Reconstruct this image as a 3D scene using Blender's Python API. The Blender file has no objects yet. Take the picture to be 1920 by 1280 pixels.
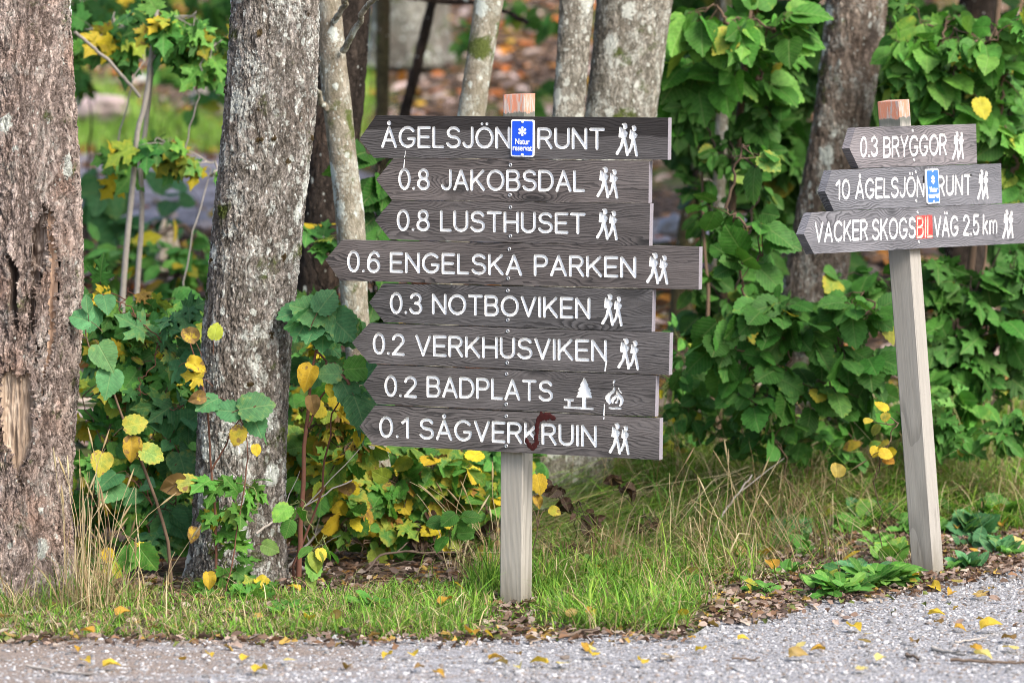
import bpy, math, random
import numpy as np
from mathutils import Matrix, Vector, noise as mnoise

R = math.radians
SC = bpy.context.scene
COL = SC.collection
rng = np.random.default_rng(7)
random.seed(7)

# ------------------------------------------------------------------ camera, sky, sun, exposure
F = 7085.0                       # focal length in photo pixels (photo 1920 x 1280)
EYE = 1.63
TILT = math.atan(562.0 / F)
cam_d = bpy.data.cameras.new("camera")
cam = bpy.data.objects.new("camera", cam_d); COL.objects.link(cam)
cam.location = (0, 0, EYE)
cam.rotation_euler = (math.pi / 2 - TILT, 0, 0)
cam_d.sensor_width = 36.0
cam_d.lens = 36.0 * F / 1920.0
cam_d.clip_start = 0.1
cam_d.clip_end = 600
cam_d.dof.use_dof = True
cam_d.dof.focus_distance = 11.1
cam_d.dof.aperture_fstop = 2.6
SC.camera = cam

SUN_AZ, SUN_EL = R(45), R(44)    # azimuth measured from "towards the camera" to the right
sdir = Vector((math.sin(SUN_AZ) * math.cos(SUN_EL), -math.cos(SUN_AZ) * math.cos(SUN_EL), math.sin(SUN_EL)))
W = bpy.data.worlds.new("World"); SC.world = W; W.use_nodes = True
nt = W.node_tree
sky = nt.nodes.new("ShaderNodeTexSky"); sky.sky_type = 'NISHITA'; sky.sun_disc = False
sky.sun_elevation = SUN_EL; sky.sun_rotation = math.atan2(sdir.x, sdir.y)
sky.air_density = 1.0; sky.dust_density = 3.0; sky.ozone_density = 1.0
bgn = nt.nodes["Background"]; bgn.inputs[1].default_value = 0.15
nt.links.new(sky.outputs[0], bgn.inputs[0])
sl = bpy.data.lights.new("sun", 'SUN'); sl.energy = 2.6; sl.angle = R(28); sl.color = (1.0, 0.95, 0.88)
so = bpy.data.objects.new("sun", sl); COL.objects.link(so)
so.rotation_euler = (-sdir).to_track_quat('-Z', 'Y').to_euler()
so.location = (6, -4, 12)
SC.view_settings.view_transform = 'Standard'; SC.view_settings.look = 'None'
SC.view_settings.gamma = 1.0; SC.view_settings.exposure = 1.3
SC.cycles.max_bounces = 6; SC.cycles.diffuse_bounces = 3; SC.cycles.glossy_bounces = 2
SC.cycles.transmission_bounces = 4; SC.cycles.transparent_max_bounces = 4
SC.cycles.caustics_reflective = False; SC.cycles.caustics_refractive = False
SC.cycles.use_denoising = True
SC.cycles.filter_width = 0.9

# ------------------------------------------------------------------ picture <-> place
CF = np.array([0, math.cos(TILT), -math.sin(TILT)]); CU = np.array([0, math.sin(TILT), math.cos(TILT)])
CR = np.array([1.0, 0, 0]); CO = np.array([0, 0, EYE])
def ray(px, py):
    return CF * F + CR * (px - 960.0) + CU * (640.0 - py)
def at(px, py, D):                       # the point seen at (px, py) that stands D metres away
    d = ray(px, py); return CO + d * (D / d[1])
def on_plane(px, py, p0, n):
    d = ray(px, py); return CO + d * (np.dot(p0 - CO, n) / np.dot(d, n))
def gz(x, y):                            # height of the ground
    x = np.asarray(x, float); y = np.asarray(y, float)
    s = np.clip(y - 12.0, 0, None)
    z = 0.17 * s * s / (s + 0.8)
    m = np.clip((y - 11.1) / 1.2, 0, 1)
    z = z + m * (0.012 * np.sin(x * 3.1 + y * 1.3) + 0.010 * np.sin(y * 4.3 - x * 2.2 + 1.0))
    f = np.clip((y - 14) / 6, 0, 1)
    z = z + f * (0.10 * np.sin(x * 0.9 + 0.6 * y) + 0.06 * np.sin(1.7 * x - 0.8 * y))
    z = np.where(y > 60, z + (y - 60) * 0.02, z)
    return z
def ground_at(px, py):                   # ground point seen at a pixel
    d = ray(px, py); ts = np.linspace(6, 80, 6000) / d[1]
    P = CO + ts[:, None] * d
    k = np.argmax(P[:, 2] <= gz(P[:, 0], P[:, 1]))
    return P[k]
def gp(px, D):
    x = (px - 960.0) / F * math.cos(TILT) * D * 1.0
    return np.array([x, D, float(gz(x, D))])

# ------------------------------------------------------------------ helpers
def mk(name, V, faces, mats=(), parent=None, smooth=True, attrs=None, uv=None, midx=None):
    """One mesh object. faces: list of int arrays (m,k)."""
    me = bpy.data.meshes.new(name)
    V = np.asarray(V, np.float32)
    faces = [np.asarray(f, np.int32) for f in (faces if isinstance(faces, (list, tuple)) else [faces]) if len(f)]
    me.vertices.add(len(V)); me.vertices.foreach_set("co", V.ravel())
    li = np.concatenate([f.ravel() for f in faces]); tot = np.concatenate([np.full(len(f), f.shape[1], np.int32) for f in faces])
    st = np.concatenate([[0], np.cumsum(tot)[:-1]]).astype(np.int32)
    me.loops.add(len(li)); me.loops.foreach_set("vertex_index", li)
    me.polygons.add(len(tot)); me.polygons.foreach_set("loop_start", st)
    me.polygons.foreach_set("loop_total", tot)
    if midx is not None: me.polygons.foreach_set("material_index", np.asarray(midx, np.int32))
    me.update(calc_edges=True)
    if uv is not None:
        l = me.uv_layers.new(name="UVMap"); l.data.foreach_set("uv", np.asarray(uv, np.float32)[li].ravel())
    for k, a in (attrs or {}).items():
        at_ = me.attributes.new(k, 'FLOAT_COLOR', 'POINT'); at_.data.foreach_set("color", np.asarray(a, np.float32).ravel())
    me.validate(verbose=False)
    me.polygons.foreach_set("use_smooth", np.full(len(me.polygons), bool(smooth)))
    for m in (mats if isinstance(mats, (list, tuple)) else [mats]): me.materials.append(m)
    o = bpy.data.objects.new(name, me); COL.objects.link(o)
    if parent is not None: o.parent = parent
    return o
def tag(o, label=None, cat=None, group=None, kind=None):
    if label: o['label'] = label
    if cat: o['category'] = cat
    if group: o['group'] = group
    if kind: o['kind'] = kind
    return o
def thing(name, label, cat, loc, group=None):
    o = bpy.data.objects.new(name, None); COL.objects.link(o)
    o.location = tuple(float(v) for v in loc); o.empty_display_size = 0.1
    return tag(o, label, cat, group)
class MB:                                 # gathers pieces of one mesh
    def __init__(s): s.v = []; s.f = []; s.n = 0; s.c = []; s.u = []
    def add(s, v, f, col=None, uv=None):
        v = np.asarray(v, float); s.v.append(v)
        for q in (f if isinstance(f, list) else [f]): s.f.append(np.asarray(q) + s.n)
        if col is not None: s.c.append(np.broadcast_to(col, (len(v), 4)))
        if uv is not None: s.u.append(uv)
        s.n += len(v)
    def build(s, name, mat, parent=None, off=None, smooth=True):
        V = np.concatenate(s.v)
        if off is not None: V = V - np.asarray(off)
        by = {}
        for f in s.f: by.setdefault(f.shape[1], []).append(f)
        return mk(name, V, [np.concatenate(x) for x in by.values()], mat, parent, smooth,
                  {'tint': np.concatenate(s.c)} if s.c else None, np.concatenate(s.u) if s.u else None)
def norm(a): return a / (np.linalg.norm(a, axis=-1, keepdims=True) + 1e-9)
def tube(P, r, k=6):
    P = np.asarray(P, float); n = len(P); r = np.broadcast_to(np.asarray(r, float), (n,))
    T = norm(np.gradient(P, axis=0)); ref = np.array([0.31, 0.9, 0.2])
    A = norm(np.cross(T, ref)); B = np.cross(T, A)
    a = np.linspace(0, 2 * np.pi, k, endpoint=False)
    V = P[:, None] + r[:, None, None] * (np.cos(a)[None, :, None] * A[:, None] + np.sin(a)[None, :, None] * B[:, None])
    i = np.arange(n - 1)[:, None] * k; j = np.arange(k)[None]; jn = (j + 1) % k
    f = np.stack([i + j, i + jn, i + k + jn, i + k + j], -1).reshape(-1, 4)
    return V.reshape(-1, 3), f
def bez(a, b, c, n=8):
    t = np.linspace(0, 1, n)[:, None]
    return (1 - t) ** 2 * a + 2 * t * (1 - t) * b + t * t * c
def wobble(P, amp, seed=0):
    g = np.random.default_rng(seed); n = len(P)
    w = np.cumsum(g.normal(0, 1, (n, 3)), 0); w -= np.linspace(0, 1, n)[:, None] * w[-1] + (1 - np.linspace(0, 1, n))[:, None] * w[0]
    return P + w * amp / math.sqrt(n)

# ------------------------------------------------------------------ node helpers
class NT:
    def __init__(s, name):
        s.m = bpy.data.materials.new(name); s.m.use_nodes = True; s.t = s.m.node_tree
        s.p = s.t.nodes["Principled BSDF"]; s.o = s.t.nodes["Material Output"]
    def n(s, typ, ins=None, **kw):
        x = s.t.nodes.new(typ)
        for k, v in kw.items(): setattr(x, k, v)
        for k, v in (ins or {}).items():
            if isinstance(v, bpy.types.NodeSocket): s.t.links.new(v, x.inputs[k])
            else: x.inputs[k].default_value = v
        return x
    def lk(s, a, b): s.t.links.new(a, b)
    def math(s, op, a, b=0.0, c=0.0, clamp=False):
        return s.n("ShaderNodeMath", {0: a, 1: b, 2: c}, operation=op, use_clamp=clamp).outputs[0]
    def ss(s, x, a, b):                    # smoothstep a..b
        return s.n("ShaderNodeMapRange", {0: x, 1: a, 2: b, 3: 0.0, 4: 1.0}, interpolation_type='SMOOTHSTEP').outputs[0]
    def mix(s, f, a, b, bt='MIX'):
        x = s.n("ShaderNodeMix", data_type='RGBA', blend_type=bt)
        for i, v in ((0, f), (6, a), (7, b)):
            if isinstance(v, bpy.types.NodeSocket): s.lk(v, x.inputs[i])
            else: x.inputs[i].default_value = (*v, 1) if i and len(v) == 3 else v
        return x.outputs[2]
    def noise(s, v, scale, detail=4.0, rough=0.55, dist=0.0):
        return s.n("ShaderNodeTexNoise", {'Vector': v, 'Scale': scale, 'Detail': detail, 'Roughness': rough, 'Distortion': dist}).outputs[0]
    def mapv(s, v, sc=(1, 1, 1), loc=(0, 0, 0)):
        return s.n("ShaderNodeMapping", {0: v, 1: loc, 3: sc}).outputs[0]
    def objc(s): return s.n("ShaderNodeTexCoord").outputs['Object']
    def ramp(s, f, stops):
        x = s.n("ShaderNodeValToRGB", {0: f}); e = x.color_ramp.elements
        while len(e) < len(stops): e.new(0.5)
        for q, (p, c) in zip(e, stops): q.position = p; q.color = (*c, 1)
        return x.outputs[0]
    def bump(s, h, dist, strength=1.0):
        return s.n("ShaderNodeBump", {'Height': h, 'Distance': dist, 'Strength': strength}).outputs[0]
    def fin(s, col=None, rough=0.8, normal=None, spec=0.3):
        if col is not None:
            if isinstance(col, bpy.types.NodeSocket): s.lk(col, s.p.inputs['Base Color'])
            else: s.p.inputs['Base Color'].default_value = (*col, 1)
        if isinstance(rough, bpy.types.NodeSocket): s.lk(rough, s.p.inputs['Roughness'])
        else: s.p.inputs['Roughness'].default_value = rough
        s.p.inputs['Specular IOR Level'].default_value = spec
        if normal is not None: s.lk(normal, s.p.inputs['Normal'])
        return s.m

# ------------------------------------------------------------------ materials
def bark(name, dark, light, scale=34, depth=0.010, zs=0.42, lichen=(0.55, 0.57, 0.52), lich=0.5, moss=0.0, rust=(0.16, 0.10, 0.07), rusta=0.35, seed=0.0, crack=0.8, dots=0.0, mottle=0.0):
    t = NT(name); c = t.objc()
    c = t.mapv(c, (1, 1, 1), (seed, seed * 1.7, seed * 0.6))
    wn = t.n("ShaderNodeTexNoise", {'Vector': c, 'Scale': 9.0, 'Detail': 3.0}).outputs[1]
    wv = t.n("ShaderNodeVectorMath", {0: wn, 1: (0.5, 0.5, 0.5)}, operation='SUBTRACT').outputs[0]
    wv = t.n("ShaderNodeVectorMath", {0: wv, 3: 0.045}, operation='SCALE').outputs[0]
    cc = t.n("ShaderNodeVectorMath", {0: c, 1: wv}, operation='ADD').outputs[0]
    st = t.mapv(cc, (1, 1, zs))
    v1 = t.n("ShaderNodeTexVoronoi", {'Vector': st, 'Scale': scale}, feature='DISTANCE_TO_EDGE').outputs[0]
    v2 = t.n("ShaderNodeTexVoronoi", {'Vector': t.mapv(cc, (1, 1, zs * 1.3)), 'Scale': scale * 2.1}, feature='DISTANCE_TO_EDGE').outputs[0]
    big = t.noise(st, scale * 0.55, 5, 0.62); fine = t.noise(cc, 160, 4, 0.65)
    pl = t.ss(v1, 0.0, 0.22); p2 = t.ss(v2, 0.0, 0.25)
    ck = t.noise(t.mapv(cc, (1, 1, zs * 0.75), (7, 3, 1)), scale * 0.8, 6, 0.68)
    ck = t.ss(t.math('ABSOLUTE', t.math('SUBTRACT', ck, 0.5)), 0.0, 0.055)
    ck2 = t.noise(t.mapv(cc, (1, 1, zs * 1.2), (1, 9, 4)), scale * 1.7, 5, 0.7)
    ck2 = t.ss(t.math('ABSOLUTE', t.math('SUBTRACT', ck2, 0.5)), 0.0, 0.06)
    h = t.math('ADD', t.math('MULTIPLY', pl, 0.16), t.math('ADD', t.math('MULTIPLY', p2, 0.10), t.math('ADD', t.math('MULTIPLY', big, 0.55), t.math('MULTIPLY', fine, 0.26))))
    h = t.math('ADD', h, t.math('ADD', t.math('MULTIPLY', ck, 0.34 * crack), t.math('MULTIPLY', ck2, 0.16 * crack)))
    colv = t.math('ADD', t.math('MULTIPLY', t.noise(cc, 26, 6, 0.7), 0.42), t.math('ADD', t.math('MULTIPLY', fine, 0.24), t.math('MULTIPLY', big, 0.44)))
    mid = tuple(0.5 * (a + b) for a, b in zip(dark, light))
    col = t.ramp(colv, [(0.43, dark), (0.54, mid), (0.64, light)])
    col = t.mix(t.math('MULTIPLY', t.ss(t.noise(c, 5, 4, 0.6), 0.46, 0.66), rusta), col, rust)
    col = t.mix(t.math('MULTIPLY', t.math('SUBTRACT', 1.0, pl), 0.22), col, tuple(0.5 * x for x in dark))
    col = t.mix(t.math('MULTIPLY', t.math('SUBTRACT', 1.0, t.math('MULTIPLY', ck, t.math('ADD', 0.4, t.math('MULTIPLY', ck2, 0.6)))), 0.75 * crack), col, tuple(0.42 * x for x in dark))
    # lichen: rounded pale patches, large and small
    for sc_, thr, wgt in ((11, 0.30, 1.0), (30, 0.26, 0.9), (70, 0.25, 0.7)):
        vo = t.n("ShaderNodeTexVoronoi", {'Vector': t.mapv(cc, (1, 1, 0.75), (sc_, 0, 0)), 'Scale': float(sc_)})
        dd = t.math('ADD', vo.outputs[0], t.math('MULTIPLY', t.math('SUBTRACT', t.noise(cc, 90, 3), 0.5), 0.35))
        sep = t.n("ShaderNodeSeparateColor", {0: vo.outputs[1]}).outputs[0]
        on = t.math('LESS_THAN', sep, lich)
        mk_ = t.math('MULTIPLY', t.math('MULTIPLY', t.ss(dd, thr + 0.05, thr - 0.05), on), wgt)
        lc = t.mix(t.noise(cc, 200, 2), tuple(x * 0.75 for x in lichen), lichen)
        col = t.mix(mk_, col, lc)
        h = t.math('ADD', h, t.math('MULTIPLY', mk_, 0.05))
    if mottle:
        mo = t.math('MULTIPLY', t.ss(t.noise(t.mapv(cc, (1, 1, 0.7), (2, 5, 8)), 13, 5, 0.62), 0.50, 0.60), t.ss(t.noise(cc, 75, 4, 0.7), 0.40, 0.56))
        col = t.mix(t.math('MULTIPLY', mo, mottle), col, lichen)
    if dots:
        vo = t.n("ShaderNodeTexVoronoi", {'Vector': t.mapv(cc, (1, 1, 0.85), (3, 8, 0)), 'Scale': 16.0})
        dd = t.math('ADD', vo.outputs[0], t.math('MULTIPLY', t.math('SUBTRACT', t.noise(cc, 110, 3), 0.5), 0.30))
        on = t.math('LESS_THAN', t.n("ShaderNodeSeparateColor", {0: vo.outputs[1]}).outputs[2], dots)
        dm = t.math('MULTIPLY', t.ss(dd, 0.22, 0.12), on)
        col = t.mix(dm, col, (0.055, 0.038, 0.016)); h = t.math('ADD', h, t.math('MULTIPLY', dm, 0.35))
    if moss > 0:
        mm = t.ss(t.noise(cc, 7, 5, 0.65), 0.62 - moss * 0.2, 0.72 - moss * 0.2)
        mc = t.mix(t.noise(cc, 120, 3), (0.035, 0.05, 0.012), (0.10, 0.12, 0.03))
        col = t.mix(mm, col, mc); h = t.math('ADD', h, t.math('MULTIPLY', mm, 0.12))
    d = t.n("ShaderNodeDisplacement", {'Height': h, 'Midlevel': 0.6, 'Scale': depth}).outputs[0]
    t.lk(d, t.o.inputs['Displacement']); t.m.displacement_method = 'BOTH'
    return t.fin(col, 0.9, None, 0.15)

def wood_board(name, c_dark, c_mid, c_light, lines=1.0, dark_top=0.0):
    t = NT(name); c = t.objc()
    oi = t.n("ShaderNodeObjectInfo").outputs['Random']
    off = t.n("ShaderNodeCombineXYZ", {0: t.math('MULTIPLY', oi, 37.0), 1: 0.0, 2: t.math('MULTIPLY', oi, 11.0)}).outputs[0]
    cc = t.n("ShaderNodeVectorMath", {0: c, 1: off}, operation='ADD').outputs[0]
    sep = t.n("ShaderNodeSeparateXYZ", {0: cc}); z = sep.outputs[2]
    w1 = t.noise(t.mapv(cc, (2.2, 6, 9)), 1.0, 3, 0.5)
    w2 = t.noise(t.mapv(cc, (9, 6, 30)), 1.0, 4, 0.55)
    # knots: sparse cells bend the rings around them
    kv = t.n("ShaderNodeTexVoronoi", {'Vector': t.mapv(cc, (3.4, 0.5, 9.0)), 'Scale': 1.0, 'Randomness': 1.0})
    kd = kv.outputs[0]; kn = t.n("ShaderNodeSeparateColor", {0: kv.outputs[1]}).outputs[1]
    kon = t.math('LESS_THAN', kn, 0.30)
    knot = t.math('MULTIPLY', t.ss(kd, 0.42, 0.02), kon)
    f = t.math('ADD', t.math('MULTIPLY', z, 150.0), t.math('ADD', t.math('MULTIPLY', w1, 17.0), t.math('ADD', t.math('MULTIPLY', w2, 2.6), t.math('MULTIPLY', knot, 5.5))))
    ring = t.math('FRACT', f)
    line = t.math('MULTIPLY', t.ss(ring, 0.25, 0.86), t.ss(ring, 1.0, 0.90))
    fib = t.noise(t.mapv(cc, (14, 40, 420)), 1.0, 4, 0.6)
    big = t.noise(t.mapv(cc, (3, 3, 14)), 1.0, 4, 0.6)
    col = t.ramp(t.math('ADD', t.math('MULTIPLY', fib, 0.6), t.math('MULTIPLY', big, 0.55)), [(0.36, c_dark), (0.55, c_mid), (0.78, c_light)])
    amp = t.math('MULTIPLY', t.ss(t.noise(t.mapv(cc, (2, 2, 10), (5, 5, 5)), 1.0, 2), 0.25, 0.6), 0.85 * lines)
    tone = t.math('FRACT', t.math('MULTIPLY', oi, 7.31))
    col = t.mix(t.math('MULTIPLY', tone, 0.85), col, t.mix(1.0, col, (1.10, 0.95, 0.87), 'MULTIPLY'))
    col = t.mix(t.math('FRACT', t.math('MULTIPLY', oi, 3.77)), t.mix(1.0, col, (0.84, 0.84, 0.84), 'MULTIPLY'), t.mix(1.0, col, (1.18, 1.18, 1.18), 'MULTIPLY'))
    wet = t.ss(t.noise(t.mapv(cc, (5, 5, 9), (9, 2, 1)), 1.0, 4, 0.6), 0.52, 0.70)
    col = t.mix(t.math('MULTIPLY', wet, 0.40), col, tuple(0.55 * x for x in c_mid))
    col = t.mix(t.math('MULTIPLY', line, amp), col, tuple(0.36 * x for x in c_dark))
    col = t.mix(t.math('MULTIPLY', t.ss(knot, 0.55, 0.9), 0.7), col, tuple(0.45 * x for x in c_dark))
    # drying cracks
    cr = t.ss(t.noise(t.mapv(cc, (3.0, 10, 260), (3, 0, 3)), 1.0, 2), 0.70, 0.74)
    col = t.mix(t.math('MULTIPLY', cr, 0.6), col, (0.012, 0.011, 0.011))
    if dark_top:
        zz = t.n("ShaderNodeSeparateXYZ", {0: c}).outputs[2]
        xx = t.n("ShaderNodeSeparateXYZ", {0: c}).outputs[0]
        e = t.math('ADD', zz, t.math('MULTIPLY', t.math('SUBTRACT', t.noise(t.mapv(cc, (7, 7, 60)), 1.0, 5, 0.65), 0.5), 0.030))
        e = t.math('ADD', e, t.math('MULTIPLY', t.ss(xx, 0.48, 0.78), 0.016))
        m = t.ss(e, dark_top - 0.004, dark_top + 0.003)
        col = t.mix(t.math('MULTIPLY', m, 0.86), col, (0.016, 0.013, 0.012))
    h = t.math('ADD', t.math('MULTIPLY', line, -0.6), t.math('ADD', t.math('MULTIPLY', fib, 0.5), t.math('MULTIPLY', cr, -1.5)))
    return t.fin(col, 0.75, t.bump(h, 0.0012, 0.8), 0.25)

def paint_white(name, col=(0.88, 0.88, 0.87), worn=(0.30, 0.25, 0.21), amt=0.55, rough=0.55):
    t = NT(name); c = t.objc()
    n1 = t.noise(t.mapv(c, (60, 60, 240)), 1.0, 5, 0.7); n2 = t.noise(c, 22, 3)
    m = t.math('MULTIPLY', t.ss(t.math('ADD', t.math('MULTIPLY', n1, 0.6), t.math('MULTIPLY', n2, 0.4)), 0.56, 0.66), amt)
    b = t.mix(t.noise(c, 90, 3), tuple(x * 0.86 for x in col), col)
    return t.fin(t.mix(m, b, worn), rough, t.bump(n1, 0.0006, 0.5), 0.4)

def plain(name, col, rough=0.5, spec=0.4, var=0.15, scale=60):
    t = NT(name); c = t.objc(); n = t.noise(c, scale, 4, 0.6)
    cc = t.mix(n, tuple(x * (1 - var) for x in col), tuple(min(1, x * (1 + var)) for x in col))
    return t.fin(cc, rough, t.bump(n, 0.0005, 0.3), spec)

def post_wood(name, c0, c1, top_z, seed=0.0):
    """Squared grey post; the head carries a worn coat of orange paint."""
    t = NT(name); c = t.objc(); cs = t.mapv(c, (1, 1, 1), (seed, seed, seed))
    fib = t.noise(t.mapv(cs, (150, 150, 7)), 1.0, 5, 0.65); big = t.noise(t.mapv(cs, (14, 14, 2.2)), 1.0, 5, 0.65)
    w = t.math('ADD', t.math('MULTIPLY', t.n("ShaderNodeSeparateXYZ", {0: cs}).outputs[0], 240.0), t.math('MULTIPLY', t.noise(t.mapv(cs, (6, 6, 0.9)), 1.0, 2), 9.0))
    ln = t.ss(t.math('FRACT', w), 0.55, 0.95)
    col = t.mix(t.math('ADD', t.math('MULTIPLY', fib, 0.6), t.math('MULTIPLY', big, 0.4)), c0, c1)
    col = t.mix(t.math('MULTIPLY', ln, 0.32), col, tuple(0.5 * x for x in c0))
    st = t.ss(t.noise(t.mapv(cs, (26, 26, 3.0)), 1.0, 4, 0.7), 0.60, 0.72)
    col = t.mix(t.math('MULTIPLY', st, 0.45), col, tuple(0.45 * x for x in c0))
    sp = t.ss(t.noise(t.mapv(cs, (110, 110, 1.6), (4, 4, 4)), 1.0, 2), 0.70, 0.73)
    col = t.mix(t.math('MULTIPLY', sp, 0.8), col, (0.03, 0.025, 0.02))
    z = t.n("ShaderNodeSeparateXYZ", {0: c}).outputs[2]
    foot = t.ss(t.math('ADD', z, t.math('MULTIPLY', t.noise(t.mapv(cs, (30, 30, 9)), 1.0, 4), 0.16)), 0.26, 0.10)
    col = t.mix(t.math('MULTIPLY', foot, 0.55), col, (0.10, 0.085, 0.05))
    e = t.math('ADD', z, t.math('MULTIPLY', t.math('SUBTRACT', t.noise(t.mapv(c, (34, 34, 12)), 1.0, 4, 0.6), 0.5), 0.045))
    m = t.ss(e, top_z - 0.052, top_z - 0.046)
    g = t.math('MULTIPLY', t.ss(e, top_z - 0.085, top_z - 0.06), t.math('SUBTRACT', 1.0, m))
    col = t.mix(t.math('MULTIPLY', g, 0.75), col, (0.075, 0.085, 0.07))
    wear = t.ss(t.noise(t.mapv(c, (120, 120, 20)), 1.0, 4, 0.7), 0.46, 0.60)
    oc = t.mix(t.math('MULTIPLY', wear, 0.9), (0.48, 0.20, 0.125), (0.38, 0.33, 0.30))
    col = t.mix(m, col, oc)
    return t.fin(col, 0.8, t.bump(t.math('ADD', fib, t.math('MULTIPLY', ln, -0.5)), 0.0015, 0.7), 0.2)

def leaf_mat(name, trans=0.34, rough=0.42, veins=8.0):
    t = NT(name)
    a = t.n("ShaderNodeAttribute", attribute_name='tint'); c = t.objc()
    uv = t.n("ShaderNodeSeparateXYZ", {0: t.n("ShaderNodeTexCoord").outputs['UV']})
    x = t.math('ABSOLUTE', uv.outputs[0]); y = uv.outputs[1]
    side = t.math('FRACT', t.math('MULTIPLY', t.math('SUBTRACT', y, t.math('MULTIPLY', x, 0.75)), veins))
    sv = t.math('MULTIPLY', t.ss(t.math('ABSOLUTE', t.math('SUBTRACT', side, 0.5)), 0.13, 0.02), 0.7)
    mid = t.ss(x, 0.030, 0.008)
    vein = t.math('MAXIMUM', sv, mid)
    n = t.noise(c, 55, 5, 0.65)
    col = t.mix(t.ss(n, 0.3, 0.7), t.mix(0.5, a.outputs[0], (0, 0, 0)), a.outputs[0])
    col = t.mix(0.72, a.outputs[0], col)
    col = t.mix(t.math('MULTIPLY', vein, 0.30), col, t.mix(0.5, a.outputs[0], (0.45, 0.48, 0.20)))
    # autumn spots and scorched rims, stronger where the leaf has more of them
    amt = a.outputs['Alpha']
    rim = t.math('ADD', t.math('MULTIPLY', t.math('ADD', x, t.math('ABSOLUTE', t.math('SUBTRACT', y, 0.45))), 0.30), t.math('MULTIPLY', n, 1.05))
    sp = t.ss(t.math('ADD', rim, t.math('MULTIPLY', amt, 0.75)), 1.10, 1.22)
    yl = t.ss(t.math('ADD', rim, t.math('MULTIPLY', amt, 0.95)), 0.88, 1.35)
    col = t.mix(t.math('MULTIPLY', yl, 0.75), col, (0.50, 0.34, 0.03))
    col = t.mix(t.math('MULTIPLY', sp, 0.85), col, (0.17, 0.10, 0.05))
    bump = t.bump(t.math('ADD', t.math('MULTIPLY', vein, -0.8), t.math('MULTIPLY', n, 0.5)), 0.002, 0.55)
    t.fin(col, rough, bump, 0.22)
    tr = t.n("ShaderNodeBsdfTranslucent", {0: t.mix(0.5, col, t.mix(1.0, col, (1.0, 1.0, 0.35), 'MULTIPLY'))})
    ms = t.n("ShaderNodeMixShader", {0: trans, 1: t.p.outputs[0], 2: tr.outputs[0]})
    t.lk(ms.outputs[0], t.o.inputs[0])
    return t.m

def tint_mat(name, rough=0.7, trans=0.2, var=0.3, scale=40):
    t = NT(name); a = t.n("ShaderNodeAttribute", attribute_name='tint'); n = t.noise(t.objc(), scale, 4, 0.6)
    col = t.mix(n, t.mix(var, a.outputs[0], (0, 0, 0)), a.outputs[0])
    t.fin(col, rough, None, 0.25)
    if trans:
        tr = t.n("ShaderNodeBsdfTranslucent", {0: col}); ms = t.n("ShaderNodeMixShader", {0: trans, 1: t.p.outputs[0], 2: tr.outputs[0]})
        t.lk(ms.outputs[0], t.o.inputs[0])
    return t.m

def ground_mat():
    t = NT("forest_floor"); c = t.objc()
    n1 = t.noise(c, 1.3, 5, 0.6); n2 = t.noise(c, 28, 5, 0.7); n3 = t.noise(c, 90, 3, 0.6)
    vo = t.n("ShaderNodeTexVoronoi", {'Vector': c, 'Scale': 22.0}); vc = t.n("ShaderNodeSeparateColor", {0: vo.outputs[1]})
    lit = t.ramp(vc.outputs[0], [(0.0, (0.045, 0.028, 0.018)), (0.35, (0.13, 0.085, 0.06)), (0.65, (0.24, 0.17, 0.13)), (0.86, (0.20, 0.11, 0.05)), (1.0, (0.34, 0.16, 0.03))])
    lit = t.mix(t.ss(n2, 0.35, 0.6), (0.03, 0.02, 0.014), lit)
    gr = t.mix(n3, (0.03, 0.05, 0.012), (0.09, 0.13, 0.03))
    col = t.mix(t.math('MULTIPLY', t.ss(n1, 0.5, 0.62), 0.8), lit, gr)
    return t.fin(col, 0.95, t.bump(t.math('ADD', vo.outputs[0], n2), 0.03, 0.8), 0.15)
def gravel_mat(name="gravel_road", dirt=1.0):
    t = NT(name); c = t.objc()
    v = t.n("ShaderNodeTexVoronoi", {'Vector': c, 'Scale': 95.0}); s = t.n("ShaderNodeSeparateColor", {0: v.outputs[1]}).outputs[0]
    v2 = t.n("ShaderNodeTexVoronoi", {'Vector': c, 'Scale': 240.0}); s2 = t.n("ShaderNodeSeparateColor", {0: v2.outputs[1]}).outputs[0]
    col = t.ramp(t.math('ADD', t.math('MULTIPLY', s, 0.6), t.math('MULTIPLY', s2, 0.4)), [(0.0, (0.10, 0.097, 0.098)), (0.5, (0.23, 0.225, 0.232)), (1.0, (0.39, 0.385, 0.40))])
    x = t.n("ShaderNodeSeparateXYZ", {0: c}).outputs[0]
    dm = t.ss(t.math('ADD', t.noise(t.mapv(c, (1.2, 4, 1)), 1.0, 5, 0.65), t.math('MULTIPLY', x, -0.20 * dirt)), 0.52, 0.72)
    dc = t.mix(t.noise(c, 120, 3), (0.12, 0.09, 0.07), (0.27, 0.21, 0.17))
    col = t.mix(t.math('MULTIPLY', dm, 0.85), col, dc)
    return t.fin(col, 0.9, t.bump(t.math('ADD', t.math('MULTIPLY', v.outputs[0], -1.0), t.math('MULTIPLY', v2.outputs[0], -0.4)), 0.006, 1.0), 0.2)

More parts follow.
